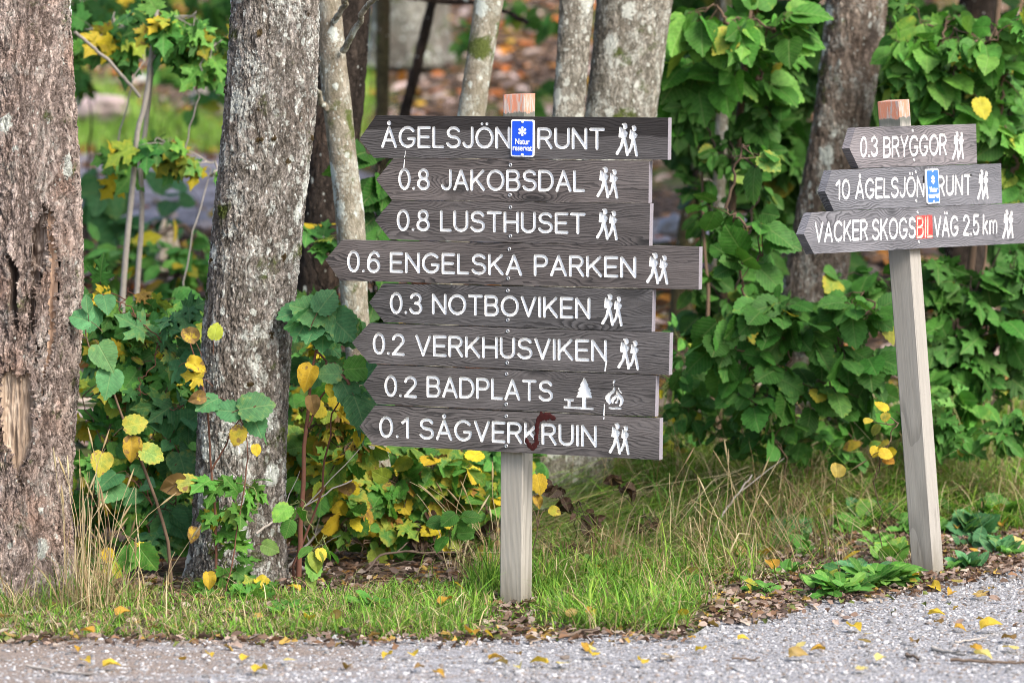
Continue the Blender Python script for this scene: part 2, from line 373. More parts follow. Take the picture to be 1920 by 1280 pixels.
M_LEAF = leaf_mat("leaf", 0.38, 0.58)
M_STEM = tint_mat("stem_bark", 0.85, 0.0, 0.45, 60)
M_GRASS = tint_mat("grass_blade", 0.55, 0.30, 0.25, 12)
M_LITTER = tint_mat("dead_leaf", 0.75, 0.15, 0.5, 60)
M_STONE = tint_mat("gravel_stone", 0.85, 0.0, 0.25, 150)
M_WHITE = paint_white("white_groove_paint")
M_WHITE2 = paint_white("white_letter_paint", (0.86, 0.86, 0.85), (0.45, 0.43, 0.42), 0.45)
M_END = plain("pale_end_grain", (0.20, 0.185, 0.205), 0.85, 0.2, 0.35, 160)
M_STEEL = plain("screw_steel", (0.55, 0.55, 0.56), 0.35, 0.5)
M_STEEL.node_tree.nodes["Principled BSDF"].inputs['Metallic'].default_value = 0.8
M_ENAMEL_W = plain("white_enamel", (0.82, 0.83, 0.84), 0.35, 0.5, 0.04)
M_ENAMEL_B = plain("blue_enamel", (0.006, 0.075, 0.62), 0.35, 0.5, 0.10)
M_ENAMEL_B2 = plain("faded_blue_enamel", (0.035, 0.13, 0.52), 0.4, 0.5, 0.10)
M_MAROON = plain("maroon_paint", (0.040, 0.007, 0.006), 0.75, 0.2, 0.6, 90)
M_RED = paint_white("red_paint", (0.40, 0.026, 0.018), (0.26, 0.10, 0.09), 0.8)
M_REDLET = paint_white("red_over_white", (0.80, 0.52, 0.44), (0.66, 0.13, 0.09), 0.55)

# ------------------------------------------------------------------ ground, road, far path
xs = np.unique(np.concatenate([np.linspace(-70, 70, 57), np.linspace(-8, 8, 129), np.linspace(-2.5, 2.5, 101)]))
ys = np.unique(np.concatenate([np.linspace(-20, 140, 65), np.linspace(8, 30, 221), np.linspace(9, 14, 121)]))
GX, GY = np.meshgrid(xs, ys); nx, ny = len(xs), len(ys)
def grid_faces(nx, ny, base=0):
    i = np.arange(ny - 1)[:, None] * nx + np.arange(nx - 1)[None]
    return (np.stack([i, i + 1, i + nx + 1, i + nx], -1).reshape(-1, 4) + base)
tag(mk("ground", np.stack([GX, GY, gz(GX, GY)], -1).reshape(-1, 3), grid_faces(nx, ny), ground_mat()), "leaf strewn forest floor rising behind the signs", None, None, "structure")

EDGE_PX = [(-500, 1214), (0, 1212), (160, 1204), (300, 1200), (620, 1206), (960, 1200), (1290, 1195), (1340, 1168), (1450, 1152), (1560, 1124), (1700, 1108), (1770, 1092), (1850, 1078), (1920, 1062), (2100, 1020)]
EP = np.array([ground_at(*p)[:2] for p in EDGE_PX])
def edge_y(x):
    x = np.asarray(x, float)
    e = np.interp(x, EP[:, 0], EP[:, 1])
    e = np.where(x < EP[0, 0], EP[0, 1], e)
    return e + 0.025 * np.sin(x * 9.0) + 0.018 * np.sin(x * 23.0 + 1) + 0.010 * np.sin(x * 57.0)
rx = np.unique(np.concatenate([np.linspace(-40, 2.2, 90), np.linspace(-2, 2.2, 260)]))
rt = np.linspace(0, 1, 60) ** 0.5
RX = np.repeat(rx[None], 60, 0); ye = edge_y(rx)
RY = -8 + (ye + 8)[None] * rt[:, None]
RZ = 0.004 + 0.004 * np.sin(RX * 7 + RY * 5) * np.clip(1 - rt[:, None], 0, 1) * 0 + gz(RX, RY) * 0 + 0.002
tag(mk("gravel_road", np.stack([RX, RY, np.maximum(RZ, gz(RX, RY) + 0.004)], -1).reshape(-1, 3), grid_faces(len(rx), 60), gravel_mat()), "grey gravel road along the grass verge", None, None, "structure")
# continues to the right behind the picture's edge
px_ = np.linspace(-9, 9, 120); pt = np.linspace(0, 1, 14)
PX = np.repeat(px_[None], 14, 0); PY = 17.1 + 0.10 * np.abs(PX + 1.5) ** 0.8 + pt[:, None] * np.clip(1.5 - 0.9 * (PX + .6), 0.3, 1.7)
PY = PY + 0.12 * np.sin(PX * 2.3) * pt[:, None]
pm = NT("pale_path"); cpm = pm.objc()
pm = pm.fin(pm.mix(pm.ss(pm.noise(cpm, 7, 6, 0.75), 0.35, 0.65), (0.15, 0.125, 0.12), (0.36, 0.32, 0.335)), 0.95)
tag(mk("path", np.stack([PX, PY, gz(PX, PY) + 0.012], -1).reshape(-1, 3), grid_faces(120, 14), pm), "pale gravel path crossing behind the trees", None, None, "structure")

# ------------------------------------------------------------------ single-stroke letters
def arc(cx, cy, rx_, ry_, a0, a1, n=14):
    a = np.radians(np.linspace(a0, a1, n)); return [(cx + rx_ * math.cos(q), cy + ry_ * math.sin(q)) for q in a]
RING = lambda x: [arc(x, 1.23, 0.07, 0.075, 0, 360, 10)]
DOTS = lambda x: [[(x - 0.13, 1.22), (x - 0.129, 1.22)], [(x + 0.13, 1.22), (x + 0.131, 1.22)]]
GL = {
 'A': (0.70, [[(0, 0), (0.35, 1), (0.70, 0)], [(0.13, 0.33), (0.57, 0.33)]]),
 'B': (0.62, [[(0, 0), (0, 1), (0.36, 1)] + arc(0.36, 0.765, 0.22, 0.235, 90, -90) + [(0, 0.53)], [(0.36, 0.53)] + arc(0.38, 0.265, 0.24, 0.265, 90, -90) + [(0, 0)]]),
 'C': (0.74, [arc(0.40, 0.5, 0.40, 0.5, 42, 318, 22)]),
 'D': (0.68, [[(0, 0), (0, 1), (0.28, 1)] + arc(0.28, 0.5, 0.40, 0.5, 90, -90, 18) + [(0, 0)]]),
 'E': (0.56, [[(0.56, 1), (0, 1), (0, 0), (0.56, 0)], [(0, 0.51), (0.50, 0.51)]]),
 'G': (0.78, [arc(0.41, 0.5, 0.41, 0.5, 42, 325, 24) + [(0.77, 0.42), (0.46, 0.42)]]),
 'H': (0.66, [[(0, 0), (0, 1)], [(0.66, 0), (0.66, 1)], [(0, 0.51), (0.66, 0.51)]]),
 'I': (0.02, [[(0.01, 0), (0.01, 1)]]),
 'J': (0.44, [[(0.44, 1), (0.44, 0.24)] + arc(0.22, 0.24, 0.22, 0.24, 0, -170)]),
 'K': (0.64, [[(0, 0), (0, 1)], [(0.60, 1), (0, 0.36)], [(0.20, 0.58), (0.64, 0)]]),
 'L': (0.48, [[(0, 1), (0, 0), (0.48, 0)]]),
 'N': (0.64, [[(0, 0), (0, 1), (0.64, 0), (0.64, 1)]]),
 'O': (0.82, [arc(0.41, 0.5, 0.41, 0.5, 0, 360, 30)]),
 'P': (0.58, [[(0, 0), (0, 1), (0.34, 1)] + arc(0.34, 0.74, 0.24, 0.26, 90, -90) + [(0, 0.48)]]),
 'R': (0.62, [[(0, 0), (0, 1), (0.34, 1)] + arc(0.34, 0.75, 0.25, 0.25, 90, -90) + [(0, 0.50)], [(0.32, 0.50), (0.62, 0)]]),
 'S': (0.64, [arc(0.33, 0.755, 0.29, 0.245, 22, 270, 16) + arc(0.32, 0.26, 0.32, 0.26, 88, -160, 16)]),
 'T': (0.64, [[(0, 1), (0.64, 1)], [(0.32, 1), (0.32, 0)]]),
 'U': (0.64, [[(0, 1), (0, 0.31)] + arc(0.32, 0.31, 0.32, 0.31, 180, 360) + [(0.64, 1)]]),
 'V': (0.68, [[(0, 1), (0.34, 0), (0.68, 1)]]),
 'Y': (0.66, [[(0, 1), (0.33, 0.45), (0.66, 1)], [(0.33, 0.45), (0.33, 0)]]),
 '0': (0.54, [arc(0.27, 0.5, 0.27, 0.5, 0, 360, 26)]),
 '1': (0.24, [[(0, 0.76), (0.24, 1), (0.24, 0)]]),
 '2': (0.56, [arc(0.28, 0.72, 0.27, 0.28, 170, -25, 14) + [(0, 0), (0.56, 0)]]),
 '3': (0.54, [arc(0.26, 0.76, 0.24, 0.24, 165, -90, 14), arc(0.26, 0.265, 0.28, 0.265, 90, -165, 14)]),
 '5': (0.56, [[(0.50, 1), (0.09, 1), (0.04, 0.50)] + arc(0.27, 0.33, 0.29, 0.33, 125, -155, 14)]),
 '6': (0.56, [arc(0.28, 0.30, 0.28, 0.30, 0, 360, 18), [(0.0, 0.32), (0.03, 0.62), (0.13, 0.87), (0.30, 1.0), (0.46, 0.95), (0.54, 0.80)]]),
 '8': (0.56, [arc(0.28, 0.77, 0.22, 0.23, 0, 360, 16), arc(0.28, 0.27, 0.28, 0.27, 0, 360, 18)]),
 '.': (0.03, [[(0.01, 0.02), (0.011, 0.02)]]),
 'k': (0.42, [[(0, 0), (0, 1)], [(0.38, 0.66), (0, 0.26)], [(0.13, 0.40), (0.42, 0)]]),
 'm': (0.72, [[(0, 0), (0, 0.66)], [(0, 0.45)] + arc(0.18, 0.46, 0.18, 0.22, 170, 0, 8) + [(0.36, 0)], [(0.36, 0.45)] + arc(0.54, 0.46, 0.18, 0.22, 170, 0, 8) + [(0.72, 0)]]),
}
GL['Å'] = (0.70, GL['A'][1] + RING(0.35)); GL['Ä'] = (0.70, GL['A'][1] + DOTS(0.35)); GL['Ö'] = (0.82, GL['O'][1] + DOTS(0.41))
def word_strokes(txt, gap=0.235):
    out, x = [], 0.0
    for i, ch in enumerate(txt):
        w, st = GL[ch]
        g = gap
        out += [[(x + p[0], p[1]) for p in s] for s in st]
        x += w + g
    return out, x - g

# hiker pair / tree and table / camp fire, in photo-zoom units
HK = dict(box=(917, 295, 183, 260), caps=[  # (points, radius)
  ([(991, 318), (991, 330)], 17), ([(970, 310), (990, 303)], 6),
  ([(978, 362), (980, 425)], 17), ([(990, 362), (1006, 378), (994, 404)], 7),
  ([(972, 432), (962, 480), (927, 543)], 12), ([(986, 432), (1000, 490), (1008, 547)], 12),
  ([(1064, 332), (1064, 342)], 16), ([(1048, 324), (1062, 318)], 6),
  ([(1054, 372), (1056, 432)], 15), ([(1064, 372), (1082, 388), (1070, 408)], 7),
  ([(1050, 438), (1040, 485), (1022, 522)], 11), ([(1062, 438), (1072, 490), (1082, 547)], 11)],
  polys=[[(946, 330), (968, 338), (962, 418), (938, 414)], [(1030, 345), (1044, 352), (1040, 422), (1022, 418)]])
TR = dict(box=(365, 168, 360, 402), caps=[], polys=[
  [(613, 168), (664, 268), (652, 270), (692, 332), (678, 336), (702, 368), (690, 372), (710, 422), (636, 422), (636, 545), (590, 545), (590, 420), (518, 414), (546, 372), (530, 366), (556, 334), (538, 328), (574, 268), (566, 264)],
  [(365, 528), (725, 545), (725, 570), (365, 553)], [(370, 437), (488, 440), (486, 466), (450, 466), (446, 540), (412, 540), (414, 464), (372, 461)]])
FI = dict(box=(870, 185, 215, 378), caps=[
  ([(1024, 288), (1034, 322), (1060, 352)], 6), ([(976, 198), (966, 224)], 10), ([(968, 248), (968, 256)], 5), ([(920, 540), (960, 550), (1000, 542), (1045, 546)], 11)], polys=[
  [(974, 262), (985, 305), (970, 348), (940, 378), (926, 404), (930, 440), (944, 476), (914, 497), (888, 470), (871, 430), (876, 392), (908, 354), (954, 318)],
  [(1004, 366), (958, 402), (938, 436), (948, 482), (962, 484), (970, 446), (1014, 396)],
  [(1000, 322), (1040, 368), (1070, 400), (1084, 440), (1072, 486), (1040, 522), (1026, 512), (1046, 470), (1040, 436), (1022, 408), (1026, 440), (1004, 486), (976, 480), (1002, 448), (1012, 410), (1000, 372)]])

def poly_sdf(X, Y, P):
    P = np.asarray(P, float); d = np.full(X.shape, 1e9); ins = np.zeros(X.shape, bool)
    for (x0, y0), (x1, y1) in zip(P, np.roll(P, -1, 0)):
        ex, ey = x1 - x0, y1 - y0; t = np.clip(((X - x0) * ex + (Y - y0) * ey) / (ex * ex + ey * ey + 1e-12), 0, 1)
        d = np.minimum(d, np.hypot(X - x0 - t * ex, Y - y0 - t * ey))
        c = ((y0 > Y) != (y1 > Y)) & (X < (x1 - x0) * (Y - y0) / (y1 - y0 + 1e-12) + x0)
        ins ^= c
    return np.where(ins, -d, d)

CELL = 0.00125
def carve_board(root, rootloc, p0, nrm, corners, mats, words, symbols, thick=0.025, stroke=0.0042, extra_words=(), label=None, patch=None):
    """A plank cut to an arrow, with routed and painted lettering. corners (photo px): TL, tip, BL, BR, TR of its front face."""
    C3 = [on_plane(x, y, p0, nrm) for x, y in corners]
    lm, rm = 0.5 * (C3[0] + C3[2]), 0.5 * (C3[3] + C3[4])
    u = norm(rm - lm); nin = -nrm; v = np.cross(u, nin); v = v / np.linalg.norm(v)
    O = C3[1]
    loc = lambda P: np.array([np.dot(P - O, u), np.dot(P - O, v)])
    pl = lambda x, y: loc(on_plane(x, y, p0, nrm))
    Q = np.array([loc(c) for c in C3])
    umin, vmin = Q.min(0) - 2 * CELL; umax, vmax = Q.max(0) + 2 * CELL
    gx = np.arange(umin, umax, CELL); gy = np.arange(vmin, vmax, CELL)
    X, Y = np.meshgrid(gx, gy)
    out = poly_sdf(X, Y, Q)
    lets = [np.full(X.shape, 1e3) for _ in range(3)]
    def cap(pts, r, k=0):
        for a, b in zip(pts[:-1], pts[1:]):
            m = r + 0.008
            i0, i1 = np.searchsorted(gx, [min(a[0], b[0]) - m, max(a[0], b[0]) + m]); j0, j1 = np.searchsorted(gy, [min(a[1], b[1]) - m, max(a[1], b[1]) + m])
            if i1 <= i0 or j1 <= j0: continue
            xx, yy = X[j0:j1, i0:i1], Y[j0:j1, i0:i1]; ex, ey = b[0] - a[0], b[1] - a[1]
            t = np.clip(((xx - a[0]) * ex + (yy - a[1]) * ey) / (ex * ex + ey * ey + 1e-12), 0, 1)
            s = lets[k][j0:j1, i0:i1]; np.minimum(s, np.hypot(xx - a[0] - t * ex, yy - a[1] - t * ey) - r, out=s)
    spans = []
    def put(w, k):
        txt, x0, t0, b0, x1, t1, b1 = w[:7]
        r = w[7] if len(w) > 7 else stroke
        A, B, Cc, D = pl(x0, b0), pl(x1, b1), pl(x1, t1), pl(x0, t0)
        A = A + (r, r); B = B + (-r, r); Cc = Cc + (-r, -r); D = D + (r, -r)
        spans.append((A[0] - 2 * r, B[0] + 2 * r, k))
        st, wd = word_strokes(txt)
        for s in st:
            pts = []
            for (lx, ly) in s:
                f = lx / wd if wd > 0.05 else 0.5
                pts.append((1 - f) * ((1 - ly) * A + ly * D) + f * ((1 - ly) * B + ly * Cc))
            cap(pts, r if len(pts) != 10 else r * 0.62, k)
    for w in words: put(w, 0)
    for w in extra_words: put(w, 2)
    for S, x0, t0, x1, b1, sh in symbols:        # sh: how much lower the right side sits, in px
        bx, by, bw, bh = S['box']
        A, B, Cc, D = pl(x0, b1), pl(x1, b1 + sh), pl(x1, t0 + sh), pl(x0, t0)
        H = np.linalg.norm(D - A); Wd = np.linalg.norm(B - A)
        def mp(p):
            f, g = (p[0] - bx) / bw, 1 - (p[1] - by) / bh
            return (1 - f) * ((1 - g) * A + g * D) + f * ((1 - g) * B + g * Cc)
        for pts, r in S['caps']: cap([mp(p) for p in pts], r * 0.5 * (H / bh + Wd / bw), 1)
        for P in S['polys']:
            PP = np.array([mp(p) for p in P]); i0, i1 = np.searchsorted(gx, [PP[:, 0].min() - .006, PP[:, 0].max() + .006]); j0, j1 = np.searchsorted(gy, [PP[:, 1].min() - .006, PP[:, 1].max() + .006])
            s = lets[1][j0:j1, i0:i1]; np.minimum(s, poly_sdf(X[j0:j1, i0:i1], Y[j0:j1, i0:i1], PP), out=s)
    # snap grid points on to the outlines so that edges come out clean
    allk = np.minimum(np.minimum(lets[0], lets[1]), lets[2])
    def snap(sd, X, Y, lim):
        gy_, gx_ = np.gradient(sd, CELL); L = np.hypot(gx_, gy_) + 1e-6
        m = (np.abs(sd) < lim * CELL) & (L > 0.4)
        return np.where(m, X - sd * gx_ / L, X), np.where(m, Y - sd * gy_ / L, Y), m
    X1, Y1, m1 = snap(allk, X, Y, 0.5)
    X2, Y2, m2 = snap(out, X, Y, 0.5)
    X1 = np.where(m2, X2, X1); Y1 = np.where(m2, Y2, Y1)
    s_in = np.where(m1, 0, np.clip(-allk, 0, None)); R_ = stroke * 1.02
    q = np.clip(s_in / R_, 0, 1)
    depth = 0.0062 * np.sqrt(np.clip(1 - (1 - q) ** 2, 0, 1))
    V = np.stack([X1, depth, Y1], -1).reshape(-1, 3)
    ny_, nx_ = X.shape; Fq = grid_faces(nx_, ny_)
    so = out.copy(); so[m2] = 0; sk = allk.copy(); sk[m1] = 0
    fo = so.reshape(-1)[Fq].mean(1); fk = sk.reshape(-1)[Fq].mean(1)
    which = np.argmin(np.stack([l.reshape(-1)[Fq].mean(1) for l in lets]), 0)
    inb = fo < 0
    M = Matrix(((u[0], nin[0], v[0]), (u[1], nin[1], v[1]), (u[2], nin[2], v[2]))).to_4x4()
    M.translation = Vector(O - np.asarray(rootloc))
    def sub(name, sel, mat, parent, extra=None, ends=None):
        f = Fq[sel]
        if len(f) == 0: return None
        ids, inv = np.unique(f, return_inverse=True)
        VV = V[ids]; ff = [inv.reshape(f.shape)]
        if extra is not None:
            ev, ef = extra; ff[0] = np.concatenate([ff[0], ef + len(VV)]) ; VV = np.concatenate([VV, ev])
        mi = None
        if ends is not None: mi = np.zeros(len(ff[0]), int); mi[len(f) + 3] = 1
        return mk(name, VV, ff, [mat, ends] if ends is not None else mat, parent, False, midx=mi)
    # back and edges of the plank
    n5 = len(Q); Qi = Q
    ring_f = np.stack([Qi[:, 0], np.full(n5, 0.0), Qi[:, 1]], -1); ring_b = ring_f + (0, thick, 0)
    ev = np.concatenate([ring_f, ring_b]); ef = []
    for i in range(n5):
        j = (i + 1) % n5; ef.append((i, j, n5 + j, n5 + i))
    # back: TL,tip,BL,BR,TR
    ef.append((n5 + 0, n5 + 2, n5 + 3, n5 + 4)); ef.append((n5 + 0, n5 + 1, n5 + 2, n5 + 2))
    face = inb & (fk >= 0)
    pm_ = np.zeros(len(Fq), bool)
    if patch:
        cc_ = V[Fq].mean(1); jit = 0.0012 * np.sin(cc_[:, 2] * 900) + 0.0012 * np.sin(cc_[:, 2] * 2300 + 2)
        pm_ = face & (poly_sdf(cc_[:, 0] + jit, cc_[:, 2] + 0.0015 * np.sin(cc_[:, 0] * 700), np.array([pl(*p) for p in patch])) < 0) & ~(np.sin(cc_[:, 0] * 1100 + 2 * np.sin(cc_[:, 2] * 90)) * np.sin(cc_[:, 2] * 170 + cc_[:, 0] * 260) > .62)
    b = sub("board", face & ~pm_, mats[0], root, (ev, np.array(ef[:-1])), M_END)
    b.matrix_basis = M
    if label: b['label'] = label
    names = ("lettering", "hiker_symbol", "painted_over_lettering")
    sel0 = inb & (fk < 0)
    cu_ = V[Fq].mean(1)[:, 0]
    for a_, b_, k_ in spans:
        if k_ == 0: sub("lettering", sel0 & (which == 0) & (cu_ > a_) & (cu_ < b_), mats[1], b)
    if patch: sub("red_paint_patch", pm_, M_RED, b)
    if extra_words: sub("overpainted_lettering", sel0 & (which == 2), mats[2], b)
    # each symbol its own piece
    cen = V[Fq].mean(1)
    for S, x0, t0, x1, b1, sh in symbols:
        a0, a1 = pl(x0, 0.5 * (t0 + b1))[0] - 0.004, pl(x1, 0.5 * (t0 + b1))[0] + 0.004
        nm = "hiker_symbol" if S is HK else ("picnic_symbol" if S is TR else "campfire_symbol")
        sub(nm, sel0 & (which == 1) & (cen[:, 0] > a0) & (cen[:, 0] < a1), mats[1], b)
    return b, pl, O, u, v

def add_screw(board, pl, x, y, r=0.0042):
    c = pl(x, y); a = np.linspace(0, 2 * np.pi, 14, endpoint=False); mb = MB()
    rings = [(r * 1.35, 0.0003, ), (r * 1.2, -0.0014), (r * 0.62, -0.0012), (r * 0.5, 0.0016), (0.0001, 0.0018)]
    V = np.concatenate([np.stack([c[0] + rr * np.cos(a), np.full(14, dd), c[1] + rr * np.sin(a)], -1) for rr, dd in rings])
    f = []
    for k in range(len(rings) - 1):
        for i in range(14): j = (i + 1) % 14; f.append((k * 14 + i, k * 14 + j, k * 14 + 14 + j, k * 14 + 14 + i))
    return mk("screw", V, [np.array(f)], M_STEEL, board, True)

def brush_stroke(name, board, pl, pts, widths, mat, lift=0.0008):
    """A thick smear of paint lying on the planks."""
    P = np.array([pl(*p) for p in pts]); n = 40
    tt = np.linspace(0, len(P) - 1, n); Q = np.stack([np.interp(tt, range(len(P)), P[:, k]) for k in (0, 1)], -1)
    for _ in range(3): Q[1:-1] = 0.25 * Q[:-2] + 0.5 * Q[1:-1] + 0.25 * Q[2:]
    w = np.interp(tt, range(len(P)), widths); T = norm(np.gradient(Q, axis=0)); N = np.stack([-T[:, 1], T[:, 0]], -1)
    g = np.random.default_rng(3); k = 7; V = []
    for j in range(k):
        s = (j / (k - 1) - 0.5) * 2; ed = 1 + (0.26 if widths[0] > .0045 else .12) * g.normal(0, 1, n)
        q = Q + N * (s * w * ed)[:, None]
        h = -lift * (1 - abs(s) ** 3) - 0.0003 + (0.0008 if abs(s) == 1 else 0)
        V.append(np.stack([q[:, 0], np.full(n, h), q[:, 1]], -1))
    V = np.stack(V, 1).reshape(-1, 3)
    return mk(name, V, [grid_faces(k, n)], mat, board, True)

def round_rect(w, h, r, n=6):
    P = []
    for cx, cy, a in ((w - r, h - r, 0), (r, h - r, 90), (r, r, 180), (w - r, r, 270)): P += arc(cx, cy, r, r, a, a + 90, n)
    return np.array(P)
def plaque(root, rootloc, p0, nrm, TL, TR_, BR, BL, blue, txt_w):
    """Enamelled nature reserve plaque: white rim, blue field, white flower, two lines of text."""
    c = [on_plane(*p, p0, nrm) for p in (TL, TR_, BR, BL)]
    u = norm(0.5 * (c[1] + c[2]) - 0.5 * (c[0] + c[3])); nin = -nrm; v = np.cross(u, nin); v /= np.linalg.norm(v)
    O = 0.25 * sum(c) - nin * 0.0035
    w = np.linalg.norm(0.5 * (c[1] + c[2]) - 0.5 * (c[0] + c[3])); h = np.linalg.norm(0.5 * (c[0] + c[1]) - 0.5 * (c[2] + c[3]))
    M = Matrix(((u[0], nin[0], v[0]), (u[1], nin[1], v[1]), (u[2], nin[2], v[2]))).to_4x4(); M.translation = Vector(O - np.asarray(rootloc))
    def slab(P, d0, d1):
        n = len(P); V = np.concatenate([np.stack([P[:, 0], np.full(n, d0), P[:, 1]], -1), np.stack([P[:, 0], np.full(n, d1), P[:, 1]], -1)])
        q = np.array([(i, (i + 1) % n, n + (i + 1) % n, n + i) for i in range(n)])
        return V, [q, np.arange(n)[None], (np.arange(n)[::-1] + n)[None]]
    ctr = np.array([w / 2, h / 2])
    V, f = slab(round_rect(w, h, 0.006) - ctr, -0.0012, 0.003)
    pq = mk("plaque", V, f, M_ENAMEL_W, root, False); pq.matrix_basis = M
    m = 0.0042
    V, f = slab(round_rect(w - 2 * m, h - 2 * m, 0.004) - ctr + m, -0.0020, -0.0006)
    mk("blue_field", V, f, blue, pq, False)
    # flower: six blunt petals
    mb = MB(); fc = np.array([0, h * 0.185]); L = h * 0.118
    for k in range(6):
        a = k * math.pi / 3; d = np.array([math.sin(a), math.cos(a)]); s = np.array([d[1], -d[0]])
        P = np.array([fc + d * L * t + s * ww * L for t, ww in ((-0.02, 0.13), (0.45, 0.17), (0.80, 0.30), (1.0, 0.26), (1.08, 0.0), (1.0, -0.26), (0.80, -0.30), (0.45, -0.17), (-0.02, -0.13))])
        V, f = slab(P, -0.0030 - 0.00002 * k, -0.0012)
        mb.add(V, f[0]); mb.add(V, f[1])
    mb.build("flower_symbol", M_ENAMEL_W, pq, smooth=False)
    for line, yy, ww in (("Natur", -0.165, 0.62), ("reservat", -0.335, 0.83)):
        cu = bpy.data.curves.new("lettering", 'FONT'); cu.body = line; cu.align_x = 'CENTER'; cu.size = 0.022; cu.extrude = 0.0004; cu.offset = 0.00035
        to = bpy.data.objects.new("lettering", cu); COL.objects.link(to); cu.materials.append(M_ENAMEL_W); to.parent = pq
        bpy.context.view_layer.update(); k = w * ww / max(1e-4, to.dimensions.x)
        ky = h * 0.155 / 0.0155
        me = bpy.data.meshes.new_from_object(to); bpy.data.objects.remove(to)
        to = bpy.data.objects.new("lettering", me); COL.objects.link(to); to.parent = pq
        if not me.materials: me.materials.append(M_ENAMEL_W)
        to.scale = (k, ky, 1)
        to.rotation_euler = (math.pi / 2, 0, 0); to.location = (0, -0.0026, yy * h)
    for sy in (0.445, -0.445):
        a = np.linspace(0, 2 * np.pi, 12, endpoint=False); rr = 0.0045
        V = np.concatenate([np.stack([rr * np.cos(a), np.full(12, -0.0022), sy * h + rr * np.sin(a)], -1), np.stack([rr * .8 * np.cos(a), np.full(12, -0.0036), sy * h + rr * .8 * np.sin(a)], -1), np.stack([rr * .3 * np.cos(a), np.full(12, -0.0030), sy * h + rr * .3 * np.sin(a)], -1)])
        f = [np.array([(k * 12 + i, k * 12 + (i + 1) % 12, k * 12 + 12 + (i + 1) % 12, k * 12 + 12 + i) for k in range(2) for i in range(12)]), (np.arange(12) + 24)[None]]
        mk("screw", V, f, M_ENAMEL_W, pq, True)
    return pq

def post_mesh(name, root, rootloc, base, top, a, yaw, mat):
    """Squared timber post, slightly eased corners, from base to top; yaw turns its front face."""
    ax = np.array([math.cos(yaw), math.sin(yaw), 0]); ay = np.array([-math.sin(yaw), math.cos(yaw), 0])
    c = 0.003; h = a / 2
    P = [(-h + c, -h), (h - c, -h), (h, -h + c), (h, h - c), (h - c, h), (-h + c, h), (-h, h - c), (-h, -h + c)]
    n = 40; V = []
    L = np.linalg.norm(np.asarray(top) - base)
    for k in range(n):
        t = k / (n - 1)
        z = L * t
        V += [(p[0], p[1], z) for p in P]
    V = np.array(V, float); g = np.random.default_rng(5)
    V[-8:, 2] += np.array([0, 0.002, 0.002, 0.004, 0.004, 0.002, 0.002, 0])
    f = np.array([(k * 8 + i, k * 8 + (i + 1) % 8, k * 8 + 8 + (i + 1) % 8, k * 8 + 8 + i) for k in range(n - 1) for i in range(8)])
    o = mk(name, V, [f, (np.arange(8) + 8 * (n - 1))[None]], mat, root, False)
    az = norm(np.asarray(top) - base); bx = norm(ax - az * np.dot(ax, az)); by = np.cross(az, bx)
    M = Matrix(((bx[0], by[0], az[0]), (bx[1], by[1], az[1]), (bx[2], by[2], az[2]))).to_4x4(); M.translation = Vector(base - np.asarray(rootloc))
    o.matrix_basis = M
    return o, L

# ------------------------------------------------------------------ big signpost
TH = R(25)
D1 = 10.90; A1 = 0.071
b1 = at(967, 1142, D1); b1[2] = -0.03; t1 = at(973.5, 178, D1)
n1 = np.array([-math.sin(TH), -math.cos(TH), 0.0])
p1 = 0.5 * (b1 + t1) + n1 * (A1 / 2 + 0.025 + 0.001)
S1 = thing("signpost", "tall signpost with eight dark arrow boards, standing in the grass verge", "signpost", (b1[0], b1[1], 0))
r1 = np.array(S1.location)
L1 = np.linalg.norm(t1 - b1)
post_mesh("post", S1, r1, b1, t1, A1, -TH, post_wood("grey_post_wood", (0.215, 0.195, 0.165), (0.40, 0.375, 0.33), L1))
wb = lambda i, dt=0.0, s=1.0: wood_board("dark_weathered_plank_%d" % i, (0.050 * s, 0.046 * s, 0.045 * s), (0.098 * s, 0.091 * s, 0.089 * s), (0.165 * s, 0.155 * s, 0.154 * s), 1.0, dt)
WB = wb(0); WB_top = wb(1, 0.030); WB_low = wb(2, 0.0, 1.15)
H_ = lambda x0, t0, x1, b1, sh=3: (HK, x0, t0, x1, b1, sh)
